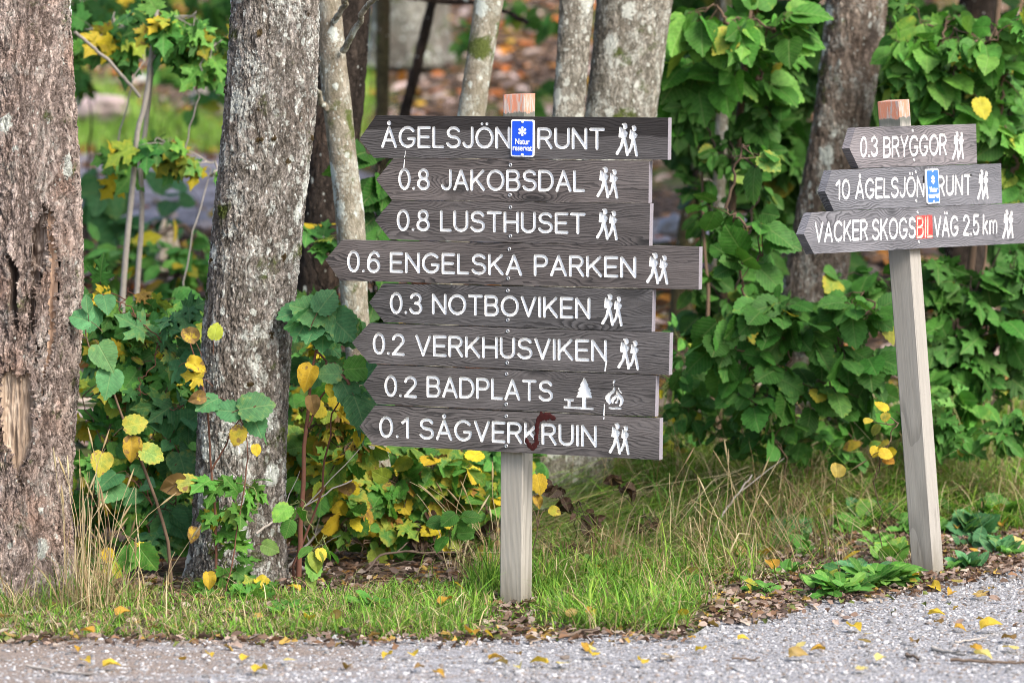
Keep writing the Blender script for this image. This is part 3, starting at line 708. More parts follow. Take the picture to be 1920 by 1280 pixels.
BOARDS = [
 ([(705, 217), (674, 261), (701, 296), (1252, 300), (1253, 221)], WB_top, [("ÅGELSJÖN", 715, 236, 277, 957, 238, 279), ("RUNT", 1008, 239, 279, 1134, 240, 281)], [H_(1155, 229, 1198, 290)], [], "board reading ÅGELSJÖN RUNT with a black top edge"),
 ([(738, 297), (705, 337), (735, 375), (1216, 381), (1217, 302)], WB, [("0.8", 747, 315, 356, 806, 316, 357), ("JAKOBSDAL", 827, 317, 357, 1097, 319, 360)], [H_(1119, 311, 1161, 369)], [(957, 310), (956, 366)], "board reading 0.8 JAKOBSDAL"),
 ([(735, 376), (703, 413), (731, 449), (1217, 461), (1219, 382)], WB, [("0.8", 744, 392, 433, 806, 393, 434), ("LUSTHUSET", 825, 394, 434, 1098, 399, 439)], [H_(1118, 389, 1160, 447)], [(957, 389), (957, 443)], "board reading 0.8 LUSTHUSET"),
 ([(641, 450), (610, 487), (638, 526), (1310, 543), (1311, 463)], WB, [("0.6", 651, 469, 510, 713, 470, 512), ("ENGELSKA", 731, 472, 511, 979, 477, 517), ("PARKEN", 1001, 477, 517, 1193, 481, 521)], [H_(1212, 472, 1255, 530)], [(955, 467), (953, 522)], "longest board, reading 0.6 ENGELSKA PARKEN"),
 ([(718, 532), (692, 567), (720, 604), (1222, 622), (1224, 543)], WB, [("0.3", 731, 547, 588, 792, 549, 590), ("NOTBOVIKEN", 810, 550, 589, 1107, 558, 598)], [H_(1128, 549, 1169, 608)], [(952, 545), (952, 600)], "board reading 0.3 NOTBOVIKEN"),
 ([(692, 606), (660, 642), (692, 681), (1254, 703), (1256, 624)], WB, [("0.2", 699, 623, 664, 759, 625, 667), ("VERKHUSVIKEN", 779, 627, 667, 1138, 637, 678)], [H_(1158, 632, 1200, 690)], [(952, 621), (951, 680)], "board reading 0.2 VERKHUSVIKEN"),
 ([(708, 684), (681, 721), (706, 757), (1228, 781), (1230, 704)], WB, [("0.2", 721, 702, 743, 782, 705, 746), ("BADPLATS", 800, 704, 744, 1037, 713, 753)], [(TR, 1057, 706, 1113, 767, 1), (FI, 1135, 711, 1170, 767, 1)], [(950, 701), (949, 758)], "board reading 0.2 BADPLATS with picnic and campfire symbols"),
 ([(703, 760), (674, 799), (700, 834), (1236, 862), (1237, 784)], WB_low, [("0.1", 711, 779, 820, 767, 781, 822), ("SÅGVERKRUIN", 786, 783, 823, 1119, 797, 838)], [H_(1142, 791, 1182, 849)], [(949, 780), (949, 836)], "lowest board, reading 0.1 SÅGVERKRUIN crossed by maroon paint"),
]
BD = []
for cr, mat, ws, sy, sc_, lb in BOARDS:
    bo, pl_, O_, u_, v_ = carve_board(S1, r1, p1, n1, cr, (mat, M_WHITE), ws, sy, label=lb); BD.append((bo, pl_))
    for x, y in sc_: add_screw(bo, pl_, x, y)
brush_stroke("paint_scrawl", bo, pl_, [(1042, 785), (1030, 780), (1014, 781), (1007, 791), (1007, 812), (1005, 832), (999, 841), (991, 833), (986, 820)], [0.005, 0.0125, 0.0115, 0.0080, 0.0066, 0.0078, 0.009, 0.008, 0.0035], M_MAROON, 0.0005)
plaque(S1, r1, p1, n1, (959.5, 224), (1003, 225), (1002, 294.5), (959, 293.5), M_ENAMEL_B, 0.8)

def drip(i, pts, w):
    bo_, pl_ = BD[i]; brush_stroke("paint_drip", bo_, pl_, pts, w, M_WHITE, 0.0004)
drip(0, [(760, 283), (759.5, 290), (758.5, 295.5)], [.0006, .0009, .0012]); drip(1, [(758.5, 299), (757.5, 308), (757, 315)], [.0012, .0016, .002])
drip(5, [(1137, 676), (1135.5, 686), (1134, 696)], [.003, .0026, .0022]); drip(6, [(1133, 757), (1132.5, 768), (1132, 779)], [.0010, .0016, .0022]); drip(7, [(1132.5, 781.5), (1132, 784), (1131.5, 786)], [.002, .0022, .0016])

# ------------------------------------------------------------------ leaning signpost
PH = R(59)
D2 = 11.46; A2 = 0.074
b2 = at(1742, 1088, D2); b2[2] = -0.03; t2 = at(1675, 190, D2)
n2 = np.array([math.sin(PH), -math.cos(PH), 0.0])
ax2 = norm(t2 - b2); n2 = norm(n2 - ax2 * np.dot(n2, ax2)); 
p2 = t2 - ax2 * 0.22 + n2 * (A2 / 2 + 0.025 + 0.001)
S2 = thing("signpost", "leaning signpost with three pale grey arrow boards, beside the gravel", "signpost", (b2[0], b2[1], 0))
r2 = np.array(S2.location)
L2 = np.linalg.norm(t2 - b2)
post_mesh("post", S2, r2, b2, t2, A2, PH, post_wood("grey_brown_post_wood", (0.195, 0.178, 0.152), (0.40, 0.38, 0.345), L2, 3.0))
PW = wood_board("pale_weathered_plank", (0.072, 0.073, 0.081), (0.118, 0.119, 0.131), (0.172, 0.173, 0.190), 0.9)
PB = [
 ([(1604, 239), (1592.5, 278), (1610.5, 316), (1832, 307), (1830, 232.5)], [("0.3", 1613, 256, 296, 1646, 254, 294), ("BRYGGOR", 1656, 256, 296, 1775, 250, 291)], [(HK, 1786, 246, 1808, 299, -2)], [(1711, 245.5), (1714, 300)], (), "shortest pale board, reading 0.3 BRYGGOR"),
 ([(1559, 319), (1547, 359), (1563.5, 395.5), (1879, 381.5), (1877, 306.5)], [("10", 1567, 336, 375, 1594, 335, 374), ("ÅGELSJÖN", 1604, 335, 374, 1733, 329, 369), ("RUNT", 1757, 329, 368, 1822, 326, 365)], [(HK, 1833, 318, 1854, 374, -2)], [(1717, 323), (1718, 377)], (), "pale board reading 10 ÅGELSJÖN RUNT"),
 ([(1522, 398), (1507, 439), (1526, 476), (1946, 454.5), (1945, 379.5)], [("VACKER", 1528, 416, 456, 1627, 410, 450), ("SKOGS", 1635, 410, 451, 1717, 406, 447), ("VÄG", 1751, 405, 445, 1797, 403, 443), ("2.5", 1806, 402, 442, 1836, 401, 441), ("km", 1843, 401, 440, 1870, 400, 439)], [(HK, 1880, 393, 1901, 447, -2)], [(1720.5, 398.5), (1723, 454)], [("BIL", 1719, 406, 447, 1749, 404, 445)], "longest pale board, reading VACKER SKOGSBILVÄG 2.5 km with BIL painted red"),
]
for cr, ws, sy, sc_, ew, lb in PB:
    bo, pl_, O_, u_, v_ = carve_board(S2, r2, p2, n2, cr, (PW, M_WHITE2, M_REDLET), ws, sy, extra_words=ew, label=lb, stroke=0.0043, patch=[(1717, 405), (1748, 403), (1749, 446), (1718, 448)] if ew else None)
    for x, y in sc_: add_screw(bo, pl_, x, y)
plaque(S2, r2, p2, n2, (1734, 317.5), (1757.5, 316.5), (1759, 381), (1736, 382.5), M_ENAMEL_B2, 0.8)

# ------------------------------------------------------------------ trees
def spine(prof, D, ztop, lean_d=0.0):
    """prof: (py, left, right) in photo px, top to bottom -> centres, radii as functions of height."""
    z, x, r = [], [], []
    for py, l, rr in prof:
        P = at(0.5 * (l + rr), py, D); Q = at(rr, py, D)
        z.append(P[2]); x.append(P[0]); r.append(Q[0] - P[0])
    z, x, r = map(np.array, (z, x, r)); o = np.argsort(z); z, x, r = z[o], x[o], r[o]
    # carry on upward along the last slope
    sl = (x[-1] - x[-2]) / (z[-1] - z[-2]); sr = min(0.0, (r[-1] - r[-2]) / (z[-1] - z[-2]) * 0.3)
    z = np.append(z, ztop); x = np.append(x, x[-1] + 0.7 * sl * (ztop - z[-2])); r = np.append(r, max(0.4 * r[-1], r[-1] + sr * (ztop - z[-2])))
    return z, x, r
def smooth_interp(q, z, v, k=9):
    zz = np.linspace(z[0], z[-1], 400); y = np.interp(zz, z, v)
    n = 31; ker = np.hanning(n); ker /= ker.sum()
    yp = np.concatenate([2 * y[0] - y[1:n // 2 + 1][::-1], y, 2 * y[-1] - y[-n // 2:-1][::-1]])
    ys_ = np.convolve(yp, ker, 'valid')[:len(zz)]
    return np.interp(q, zz, ys_)
def trunk_verts(prof, D, ztop, na, nz, seed, lump=0.06, flare=0.0, zfine=2.3):
    z, x, r = spine(prof, D, ztop)
    nf = int(nz * 0.85)
    q = np.concatenate([np.linspace(z[0], zfine, nf, endpoint=False), np.linspace(zfine, ztop, nz - nf)]) if ztop > zfine + .2 else np.linspace(z[0], ztop, nz)
    X = smooth_interp(q, z, x); Rr = smooth_interp(q, z, r)
    a = np.linspace(0, 2 * np.pi, na, endpoint=False); g = np.random.default_rng(seed)
    A, Q = np.meshgrid(a, q)
    L = np.zeros_like(A)
    for k in range(7):
        fa, fz, p = g.integers(1, 5), g.uniform(0.8, 6.0), g.uniform(0, 6.28, 2)
        L += np.sin(fa * A + p[0] + 0.7 * np.sin(fz * Q)) * np.sin(fz * Q + p[1]) / (1 + 0.4 * fa)
    rad = Rr[:, None] * (1 + lump * L * 0.5)
    if flare:
        hh = np.clip(1 - (Q - z[0]) / 0.45, 0, 1) ** 2
        rad *= 1 + flare * hh * (0.55 + 0.45 * np.sin(A * 5 + seed))
    V = np.stack([X[:, None] + rad * np.sin(A), D - rad * np.cos(A), Q], -1)
    return V, z[0]
def tree(name, label, prof, D, mat, ztop=4.5, na=96, nz=260, seed=1, lump=0.06, flare=0.0, branches=(), group=None, cat="tree"):
    V, z0 = trunk_verts(prof, D, ztop, na, nz, seed, lump, flare)
    base = np.array([V[0, :, 0].mean(), D, z0])
    t = thing(name, label, cat, base, group)
    i = np.arange(nz - 1)[:, None] * na; j = np.arange(na)[None]; jn = (j + 1) % na
    f = np.stack([i + j, i + jn, i + na + jn, i + na + j], -1).reshape(-1, 4)
    mk("trunk", V.reshape(-1, 3) - base, [f], mat, t)
    for pts, r0, r1, dd in branches:
        P = np.array([at(px, py, D + d_) for (px, py), d_ in zip(pts, np.linspace(dd[0], dd[1], len(pts)))])
        n = 24; tt = np.linspace(0, len(P) - 1, n); Q = np.stack([np.interp(tt, range(len(P)), P[:, k]) for k in range(3)], -1)
        Q = wobble(Q, 0.02, seed + len(pts)); v_, f_ = tube(Q, np.linspace(r0, r1, n), 8)
        mk("branch", v_ - base, [f_], mat, t)
    return t
PXM = lambda px, D: px * D / F

B_PINK = bark("pinkish_flaking_bark", (0.22, 0.165, 0.14), (0.52, 0.43, 0.38), 38, 0.024, 0.38, lich=0.10, rust=(0.36, 0.22, 0.155), rusta=0.55, moss=0.10, mottle=0.25, seed=1, crack=0.95)
B_GREY = bark("grey_lichened_bark", (0.145, 0.125, 0.10), (0.45, 0.41, 0.37), 54, 0.017, 0.36, lichen=(0.60, 0.62, 0.57), lich=0.5, moss=0.16, rusta=0.25, seed=2, crack=1.0, dots=0.3, mottle=0.65)
B_THIN = bark("smooth_lichened_bark", (0.15, 0.135, 0.09), (0.34, 0.31, 0.25), 60, 0.004, 0.5, lichen=(0.48, 0.51, 0.46), lich=0.40, moss=0.30, seed=3, crack=0.5, mottle=0.35)
B_DARK = bark("shade_dark_bark", (0.020, 0.015, 0.012), (0.060, 0.046, 0.037), 30, 0.012, 0.4, lich=0.06, seed=4)  # near-black bark: the shade these trunks stand in is put into the colour
B_CLUMP = bark("grey_green_bark", (0.14, 0.125, 0.095), (0.42, 0.39, 0.33), 70, 0.008, 0.42, lichen=(0.54, 0.55, 0.49), lich=0.5, moss=0.14, rusta=0.2, seed=5, crack=0.9, mottle=0.6)
B_BROWN = bark("brown_furrowed_bark", (0.10, 0.073, 0.055), (0.34, 0.275, 0.225), 40, 0.016, 0.28, lich=0.25, moss=0.22, seed=6, mottle=0.4)
B_POLE = bark("olive_smooth_bark", (0.06, 0.05, 0.025), (0.14, 0.12, 0.06), 50, 0.002, 0.6, lich=0.05, moss=0.3, seed=7)
B_FAR = bark("pale_mossy_bark", (0.12, 0.11, 0.09), (0.34, 0.33, 0.28), 16, 0.01, 0.5, lich=0.5, moss=0.3, seed=8)

# the big trunk with the rotten scar: grid split so that scar and bark are pieces of their own
def scarred_tree():
    D = 11.05; na, nz = 380, 760
    prof = [(-20, -70, 126), (200, -64, 136), (400, -60, 145), (520, -60, 146), (700, -58, 142), (850, -58, 131), (960, -60, 126), (1050, -66, 133), (1100, -78, 142), (1135, -92, 150)]
    V, z0 = trunk_verts(prof, D, 4.6, na, nz, 11, 0.035, 0.06)
    cav = np.array([(76, 370), (88, 400), (88, 470), (80, 506), (72, 500), (66, 540), (70, 620), (64, 690), (58, 640), (56, 560), (60, 490), (62, 440), (68, 400)], float)
    cav2 = np.array([(20, 470), (34, 500), (38, 580), (32, 628), (24, 600), (14, 540), (12, 490)], float)
    bare = np.array([(8, 712), (30, 700), (58, 716), (66, 750), (62, 800), (56, 850), (44, 880), (34, 900), (22, 868), (8, 840), (2, 770)], float)
    inner = np.array([(88, 384), (101, 410), (104, 500), (104, 570), (98, 650), (86, 700), (78, 760), (74, 730), (84, 660), (90, 600), (89, 520), (90, 460)], float)
    P = V.reshape(-1, 3); d = P - CO
    dep = d @ CF; px = 960 + F * (d @ CR) / dep; py = 640 - F * (d @ CU) / dep
    front = P[:, 1] < D - 0.02
    jx = 2.5 * np.sin(py * 0.045)
    jx = jx + np.where(front & (px < 125) & (py > 340) & (py < 980), np.array([6 * mnoise.noise(Vector((a * .04, b * .022, 1))) + 3.5 * mnoise.noise(Vector((a * .12, b * .07, 5))) if (a < 125 and 340 < b < 980) else 0.0 for a, b in zip(px, py)]), 0)
    s1 = np.minimum(poly_sdf(px + jx, py + jx, cav), poly_sdf(px + jx, py + jx, cav2)); s2 = poly_sdf(px + 1.1 * jx, py + 7 * jx, bare); s3 = poly_sdf(px + 0.6 * jx, py, inner)
    s1[~front] = 99; s2[~front] = 99; s3[~front] = 99
    dpth = np.maximum(np.clip(-s1 / 9, 0, 1) * 0.055, np.maximum(np.clip(-s2 / 6, 0, 1) * 0.016, np.clip(-s3 / 4, 0, 1) * 0.012))
    nz_ = np.array([mnoise.noise(Vector((a * .16, b * .018, 3))) + .6 * mnoise.noise(Vector((a * .4, b * .05, 8))) if q < 12 else 0.0 for a, b, q in zip(px, py, np.minimum(np.minimum(s1, s2), s3))])
    rid = 0.022 * nz_ * np.clip(-s1 / 9, 0, 1) + 0.008 * nz_ * np.clip(-s2 / 6, 0, 1) + .005 * nz_ * np.clip(-s3 / 4, 0, 1)
    lip = 0.006 * (1 + 1.5 * nz_) * np.exp(-(np.minimum(np.minimum(s1, s2), s3) / 7.0) ** 2) * (np.minimum(np.minimum(s1, s2), s3) > 0)
    lip = np.where(front, lip, 0)
    cx = V[:, :, 0].mean(1); cen = np.stack([np.repeat(cx, na), np.full(na * nz, D), P[:, 2]], -1)
    P2 = P + norm(cen - P) * (dpth + rid - lip)[:, None]
    i = np.arange(nz - 1)[:, None] * na; j = np.arange(na)[None]; jn = (j + 1) % na
    f = np.stack([i + j, i + jn, i + na + jn, i + na + j], -1).reshape(-1, 4)
    c1, c2, c3 = s1[f].mean(1), s2[f].mean(1), s3[f].mean(1)
    k = np.zeros(len(f), int); k[c3 < 0] = 3; k[c2 < 0] = 2; k[c1 < 0] = 1
    base = np.array([V[0, :, 0].mean(), D, z0])
    t = thing("scarred_tree", "thick pinkish trunk with a rotten split and bare wood, cut by the picture's edge", "tree", base)
    def wd(nm, a, b, cdark, sc=(70, 70, 5)):
        m = NT(nm); c = m.objc(); n = m.noise(m.mapv(c, sc), 1.0, 6, 0.7); n2 = m.noise(m.mapv(c, (14, 14, 6)), 1.0, 4)
        col = m.ramp(m.math('ADD', m.math('MULTIPLY', n, 0.65), m.math('MULTIPLY', n2, 0.4)), [(0.34, cdark), (0.50, a), (0.68, b)])
        return m.fin(col, 0.85, m.bump(n, 0.006, 1.0), 0.2)
    for q, nm, mt in ((0, "trunk", B_PINK), (1, "rot_cavity", wd("rotten_wood", (0.13, 0.095, 0.075), (0.34, 0.29, 0.25), (0.025, 0.018, 0.015))), (2, "bare_wood", wd("bare_tan_wood", (0.27, 0.20, 0.145), (0.50, 0.405, 0.315), (0.07, 0.048, 0.035))), (3, "inner_bark", wd("orange_inner_bark", (0.30, 0.205, 0.145), (0.46, 0.335, 0.25), (0.12, 0.07, 0.05)))):
        ff = f[k == q]; ids, inv = np.unique(ff, return_inverse=True)
        mk(nm, P2[ids] - base, [inv.reshape(ff.shape)], mt, t)
scarred_tree()
tree("lichened_tree", "stout grey trunk with white lichen, leaning to the sign's long arrow board", [(-10, 440, 592), (200, 425, 588), (400, 404, 570), (560, 392, 553), (700, 380, 540), (850, 372, 531), (1000, 366, 526), (1080, 358, 528), (1112, 346, 534)], 11.35, B_GREY, 4.6, 300, 620, 21, 0.05, 0.14)
tree("curved_thin_tree", "thin bent mossy trunk with white lichen spots, behind the tip of the long board", [(-10, 590, 636), (100, 598, 646), (200, 606, 660), (300, 618, 668), (400, 630, 684), (520, 637, 688), (600, 640, 690), (720, 655, 706), (850, 680, 728), (1000, 700, 752)], 12.1, B_THIN, 4.2, 110, 300, 31, 0.07, 0.0,
     [([(642, 96), (678, 44), (716, -12)], 0.011, 0.007, (-0.05, -0.3)), ([(612, 205), (596, 178), (586, 160)], 0.010, 0.006, (-0.05, -0.2)), ([(625, 40), (650, 14), (668, -14)], 0.010, 0.006, (-0.05, -0.2))])
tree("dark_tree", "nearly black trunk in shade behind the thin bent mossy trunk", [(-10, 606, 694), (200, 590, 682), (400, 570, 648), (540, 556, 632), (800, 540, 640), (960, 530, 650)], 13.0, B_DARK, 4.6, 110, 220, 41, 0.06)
tree("pole_tree", "slim upright olive trunk standing beyond the top board", [(-10, 706, 732), (120, 705, 730), (230, 704, 728), (420, 700, 730)], 16.0, B_POLE, 6.0, 40, 90, 51, 0.03)
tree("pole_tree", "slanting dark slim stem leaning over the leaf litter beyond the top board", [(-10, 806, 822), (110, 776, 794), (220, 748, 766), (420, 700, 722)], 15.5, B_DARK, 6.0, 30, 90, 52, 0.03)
tree("leaning_thin_tree", "thin leaning grey trunk rising behind the ÅGELSJÖN lettering", [(-10, 892, 946), (100, 876, 926), (215, 857, 910), (420, 826, 884), (700, 784, 846), (930, 750, 820)], 12.7, B_THIN, 4.6, 90, 240, 61, 0.05)
tree("clump_tree", "slim lichened trunk beside the thick leaning one, right of the post's orange head", [(-10, 1052, 1114), (100, 1046, 1103), (215, 1036, 1093), (420, 1022, 1082), (700, 1000, 1070), (950, 980, 1062)], 12.75, B_CLUMP, 4.6, 100, 260, 71, 0.05)
tree("clump_tree", "thick leaning lichened trunk rising above the RUNT lettering", [(-10, 1122, 1264), (100, 1112, 1246), (215, 1099, 1229), (420, 1076, 1206), (700, 1042, 1176), (870, 1016, 1146), (965, 990, 1160)], 12.85, B_CLUMP, 4.6, 210, 460, 72, 0.05, 0.05)
tree("furrowed_tree", "brown furrowed trunk leaning up between the big green bushes, behind the leaning signpost", [(-10, 1552, 1664), (120, 1540, 1650), (230, 1524, 1626), (400, 1494, 1602), (550, 1468, 1580), (700, 1450, 1566), (860, 1430, 1560)], 13.4, B_BROWN, 4.8, 220, 460, 81, 0.06, 0.04)
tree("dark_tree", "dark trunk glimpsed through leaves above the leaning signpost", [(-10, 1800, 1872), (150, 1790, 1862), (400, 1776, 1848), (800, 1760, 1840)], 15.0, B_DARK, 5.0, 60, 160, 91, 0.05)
tree("pole_tree", "short olive stem standing beyond the long board's square end", [(300, 1300, 1322), (420, 1270, 1306), (540, 1256, 1298), (660, 1254, 1300)], 15.0, B_POLE, 5.0, 40, 120, 92, 0.04)
tree("pole_tree", "pale thin stem inside the broad leaved bush beside the thick leaning trunk", [(-10, 1352, 1372), (200, 1344, 1366), (500, 1330, 1354), (800, 1322, 1348)], 13.9, B_THIN, 5.0, 36, 120, 93, 0.05)
tree("far_tree", "broad pale mossy trunk far up the slope, between the slim stems", [(-30, 690, 840), (60, 688, 836), (125, 680, 850)], 21.4, B_FAR, 7.5, 60, 120, 94, 0.10, 0.10)
tree("far_tree", "dim grey trunk up the slope behind the maple sapling", [(-30, 470, 520), (60, 468, 516), (140, 462, 520)], 22.0, B_FAR, 7.5, 40, 80, 95, 0.06)
for px, D, w, lb in ((1120, 24, 40, "thin far trunk standing on the upper slope between the clumped trunks"), (230, 25, 46, "thin far trunk upslope behind the two pale sapling stems"), (1700, 19, 90, "dark far trunk upslope behind the leaning post's orange head"), (1420, 20, 80, "far trunk upslope hidden among the broad leaves"), (340, 27, 60, "distant trunk upslope near the stout grey tree"), (990, 29, 60, "distant trunk upslope over the post's orange head"), (60, 24, 60, "far trunk upslope behind the scarred tree")):
    yb = ground_at(px, 78 + F * (EYE - float(gz(PXM(px - 960, D), D))) / D)
    pyb = 78 + F * (EYE - float(gz(PXM(px - 960, D), D)) + 0.1) / D
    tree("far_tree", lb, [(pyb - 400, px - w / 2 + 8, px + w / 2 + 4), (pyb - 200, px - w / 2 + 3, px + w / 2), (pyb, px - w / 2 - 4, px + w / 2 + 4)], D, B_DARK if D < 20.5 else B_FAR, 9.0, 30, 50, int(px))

# ------------------------------------------------------------------ leaves
def mirror(half): return half + [(-x, y) for x, y in half[-2:0:-1]]
def serrate(P, k, amp, seed=1):
    P = np.array(P + [P[0]]); out = []
    seg = np.hypot(*np.diff(P, axis=0).T); g = np.random.default_rng(seed)
    for i in range(len(P) - 1):
        m = max(1, int(round(seg[i] / k)))
        for q in range(m):
            p = P[i] + (P[i + 1] - P[i]) * q / m
            n = np.array([P[i + 1][1] - P[i][1], -(P[i + 1][0] - P[i][0])]); n /= np.linalg.norm(n) + 1e-9
            out.append(p + n * amp * (1 if (len(out) % 2) else -1) * g.uniform(0.6, 1.2))
    return np.array(out)
LIME = mirror([(0, 0), (.12, -.07), (.28, -.06), (.42, .07), (.48, .25), (.45, .45), (.35, .64), (.21, .80), (.09, .92), (0, 1.02)])
HAZEL = mirror([(0, 0), (.12, -.03), (.28, .03), (.39, .18), (.43, .37), (.42, .56), (.34, .73), (.20, .88), (.07, .96), (0, 1.04)])
OVAL = mirror([(0, 0), (.10, .06), (.22, .22), (.28, .42), (.25, .64), (.15, .84), (0, 1.0)])
MAPLE = mirror([(0, 0), (.08, -.05), (.34, -.12), (.29, .03), (.40, .07), (.29, .17), (.44, .26), (.60, .44), (.44, .43), (.40, .54), (.23, .42), (.20, .60), (.31, .70), (.17, .76), (.11, .84), (0, 1.04)])
DANDE = mirror([(0, 0), (.05, .15), (.11, .22), (.07, .27), (.15, .38), (.09, .43), (.18, .56), (.13, .62), (.17, .74), (.15, .88), (0, 1.0)])
def leaf_template(out, centre=(0, 0.42), mid=True, fold=0.10, droop=0.18, ripple=0.02):
    out = np.asarray(out, float); c = np.asarray(centre); n = len(out)
    P = [c[None]]; F_ = []
    if mid:
        m = c + (out - c) * 0.52
        P += [m, out]; a = np.arange(n)
        F3 = np.stack([np.zeros(n, int), 1 + a, 1 + (a + 1) % n], -1)
        F4 = np.stack([1 + a, 1 + n + a, 1 + n + (a + 1) % n, 1 + (a + 1) % n], -1); F_ = [F3, F4]
    else:
        P += [out]; a = np.arange(n); F_ = [np.stack([np.zeros(n, int), 1 + a, 1 + (a + 1) % n], -1)]
    P = np.concatenate(P); x, y = P[:, 0], P[:, 1]
    z = fold * np.abs(x) - droop * (y - 0.1) ** 2 * np.sign(y) + ripple * np.sin(x * 11) * np.cos(y * 9) - 0.25 * fold * x * x
    return np.stack([x, y, z], -1), F_, np.stack([x, y], -1)
TP = {
 'lime': leaf_template(serrate(LIME, 0.085, 0.018, 3), fold=0.12, droop=0.22), 'hazel': leaf_template(serrate(HAZEL, 0.085, 0.020, 4), fold=0.08, droop=0.20),
 'oval': leaf_template(np.array(OVAL), fold=0.25, droop=0.25), 'maple': leaf_template(np.array(MAPLE), (0, .30), fold=0.10, droop=0.22, ripple=0.03),
 'dande': leaf_template(np.array(DANDE), (0, .5), fold=0.25, droop=0.55), 'curl': leaf_template(serrate(HAZEL, 0.12, 0.012), fold=0.75, droop=0.55, ripple=0.06),
 'crumb': leaf_template(serrate(OVAL, .3, .06, 9), mid=False, fold=.7, droop=.5), 'lime_far': leaf_template(np.array(LIME)[::2], mid=False, fold=0.15), 'maple_far': leaf_template(np.array(MAPLE), (0, .3), mid=False), 'oval_far': leaf_template(np.array(OVAL)[::2], mid=False, fold=.2)}
PAL = {  # leaf colours (linear): (rgb, autumn amount, weight)
 'fresh': [((.085, .26, .035), 0.10, 5), ((.060, .195, .025), 0.05, 4), ((.145, .34, .055), 0.2, 3), ((.26, .36, .05), 0.5, 0.5)],
 'maple': [((.085, .25, .035), 0.12, 5), ((.120, .31, .045), 0.15, 4), ((.17, .32, .045), 0.35, 1.2), ((.48, .42, .04), 0.5, 0.5)],
 'blue': [((.085, .25, .095), 0.08, 5), ((.062, .195, .065), 0.15, 4), ((.115, .30, .10), 0.25, 2)],
 'deep': [((.045, .155, .022), 0.05, 5), ((.065, .20, .030), 0.1, 3), ((.035, .12, .016), 0, 3), ((.16, .26, .04), 0.4, 0.6)],  # fresh greens darkened: shade of the lower foliage put into the colour
 'mid': [((.060, .20, .030), 0.08, 5), ((.085, .25, .045), 0.15, 3), ((.045, .15, .022), 0, 3), ((.13, .30, .06), 0.3, 1), ((.36, .36, .05), 0.5, 0.25)],
 'shade': [((.028, .105, .014), 0.0, 5), ((.040, .135, .018), 0.05, 4), ((.060, .175, .026), 0.1, 2), ((.24, .27, .03), 0.4, 0.2)],  # darkest greens: shade inside the leaf wall painted into the leaves
 'mixed': [((.090, .28, .055), 0.12, 5), ((.14, .36, .06), 0.2, 4), ((.065, .215, .04), 0.1, 3), ((.32, .42, .05), 0.4, 1.5), ((.64, .50, .03), 0.3, 1.0), ((.40, .24, .05), 0.7, 0.35)],
 'turn': [((.090, .26, .040), 0.25, 6), ((.16, .33, .05), 0.35, 4), ((.30, .38, .05), 0.45, 1.8), ((.66, .50, .03), 0.35, 1.5), ((.36, .20, .05), 0.7, 0.6), ((.20, .11, .05), 0.8, 0.5)],
 'yellow': [((.62, .44, .03), 0.3, 4), ((.50, .40, .05), 0.4, 2), ((.25, .26, .04), 0.4, 2), ((.50, .22, .03), 0.6, 1)],
 'brown': [((.05, .028, .02), 0.0, 4), ((.08, .045, .03), 0.05, 3), ((.20, .13, .07), 0.1, 1)],
}
def pick(pal, n, g):
    p = PAL[pal]; w = np.array([q[2] for q in p], float); k = g.choice(len(p), n, p=w / w.sum())
    c = np.array([q[0] for q in p])[k] * g.uniform(0.75, 1.25, (n, 1)) * g.uniform(0.93, 1.07, (n, 3)); a = np.array([q[1] for q in p])[k] * g.uniform(0.3, 1.5, n)
    return np.concatenate([c, a[:, None]], 1)
def put_leaves(mb, kind, pos, direc, nor, size, tint):
    V, Fs, uv = TP[kind]; n = len(pos); m = len(V)
    d = norm(direc); x = norm(np.cross(d, nor)); z = np.cross(x, d)
    W_ = pos[:, None] + size[:, None, None] * (V[None, :, 0:1] * x[:, None] + V[None, :, 1:2] * d[:, None] + V[None, :, 2:3] * z[:, None])
    off = np.arange(n)[:, None, None] * m
    mb.add(W_.reshape(-1, 3), [(f[None] + off).reshape(-1, f.shape[1]) for f in Fs], np.repeat(tint, m, 0), np.tile(uv, (n, 1)))
STEMC = {'brown': (.13, .085, .055, 1), 'grey': (.32, .29, .25, 1), 'red': (.16, .07, .045, 1), 'green': (.16, .18, .06, 1), 'dark': (.045, .032, .024, 1), 'pale': (.46, .43, .38, 1)}
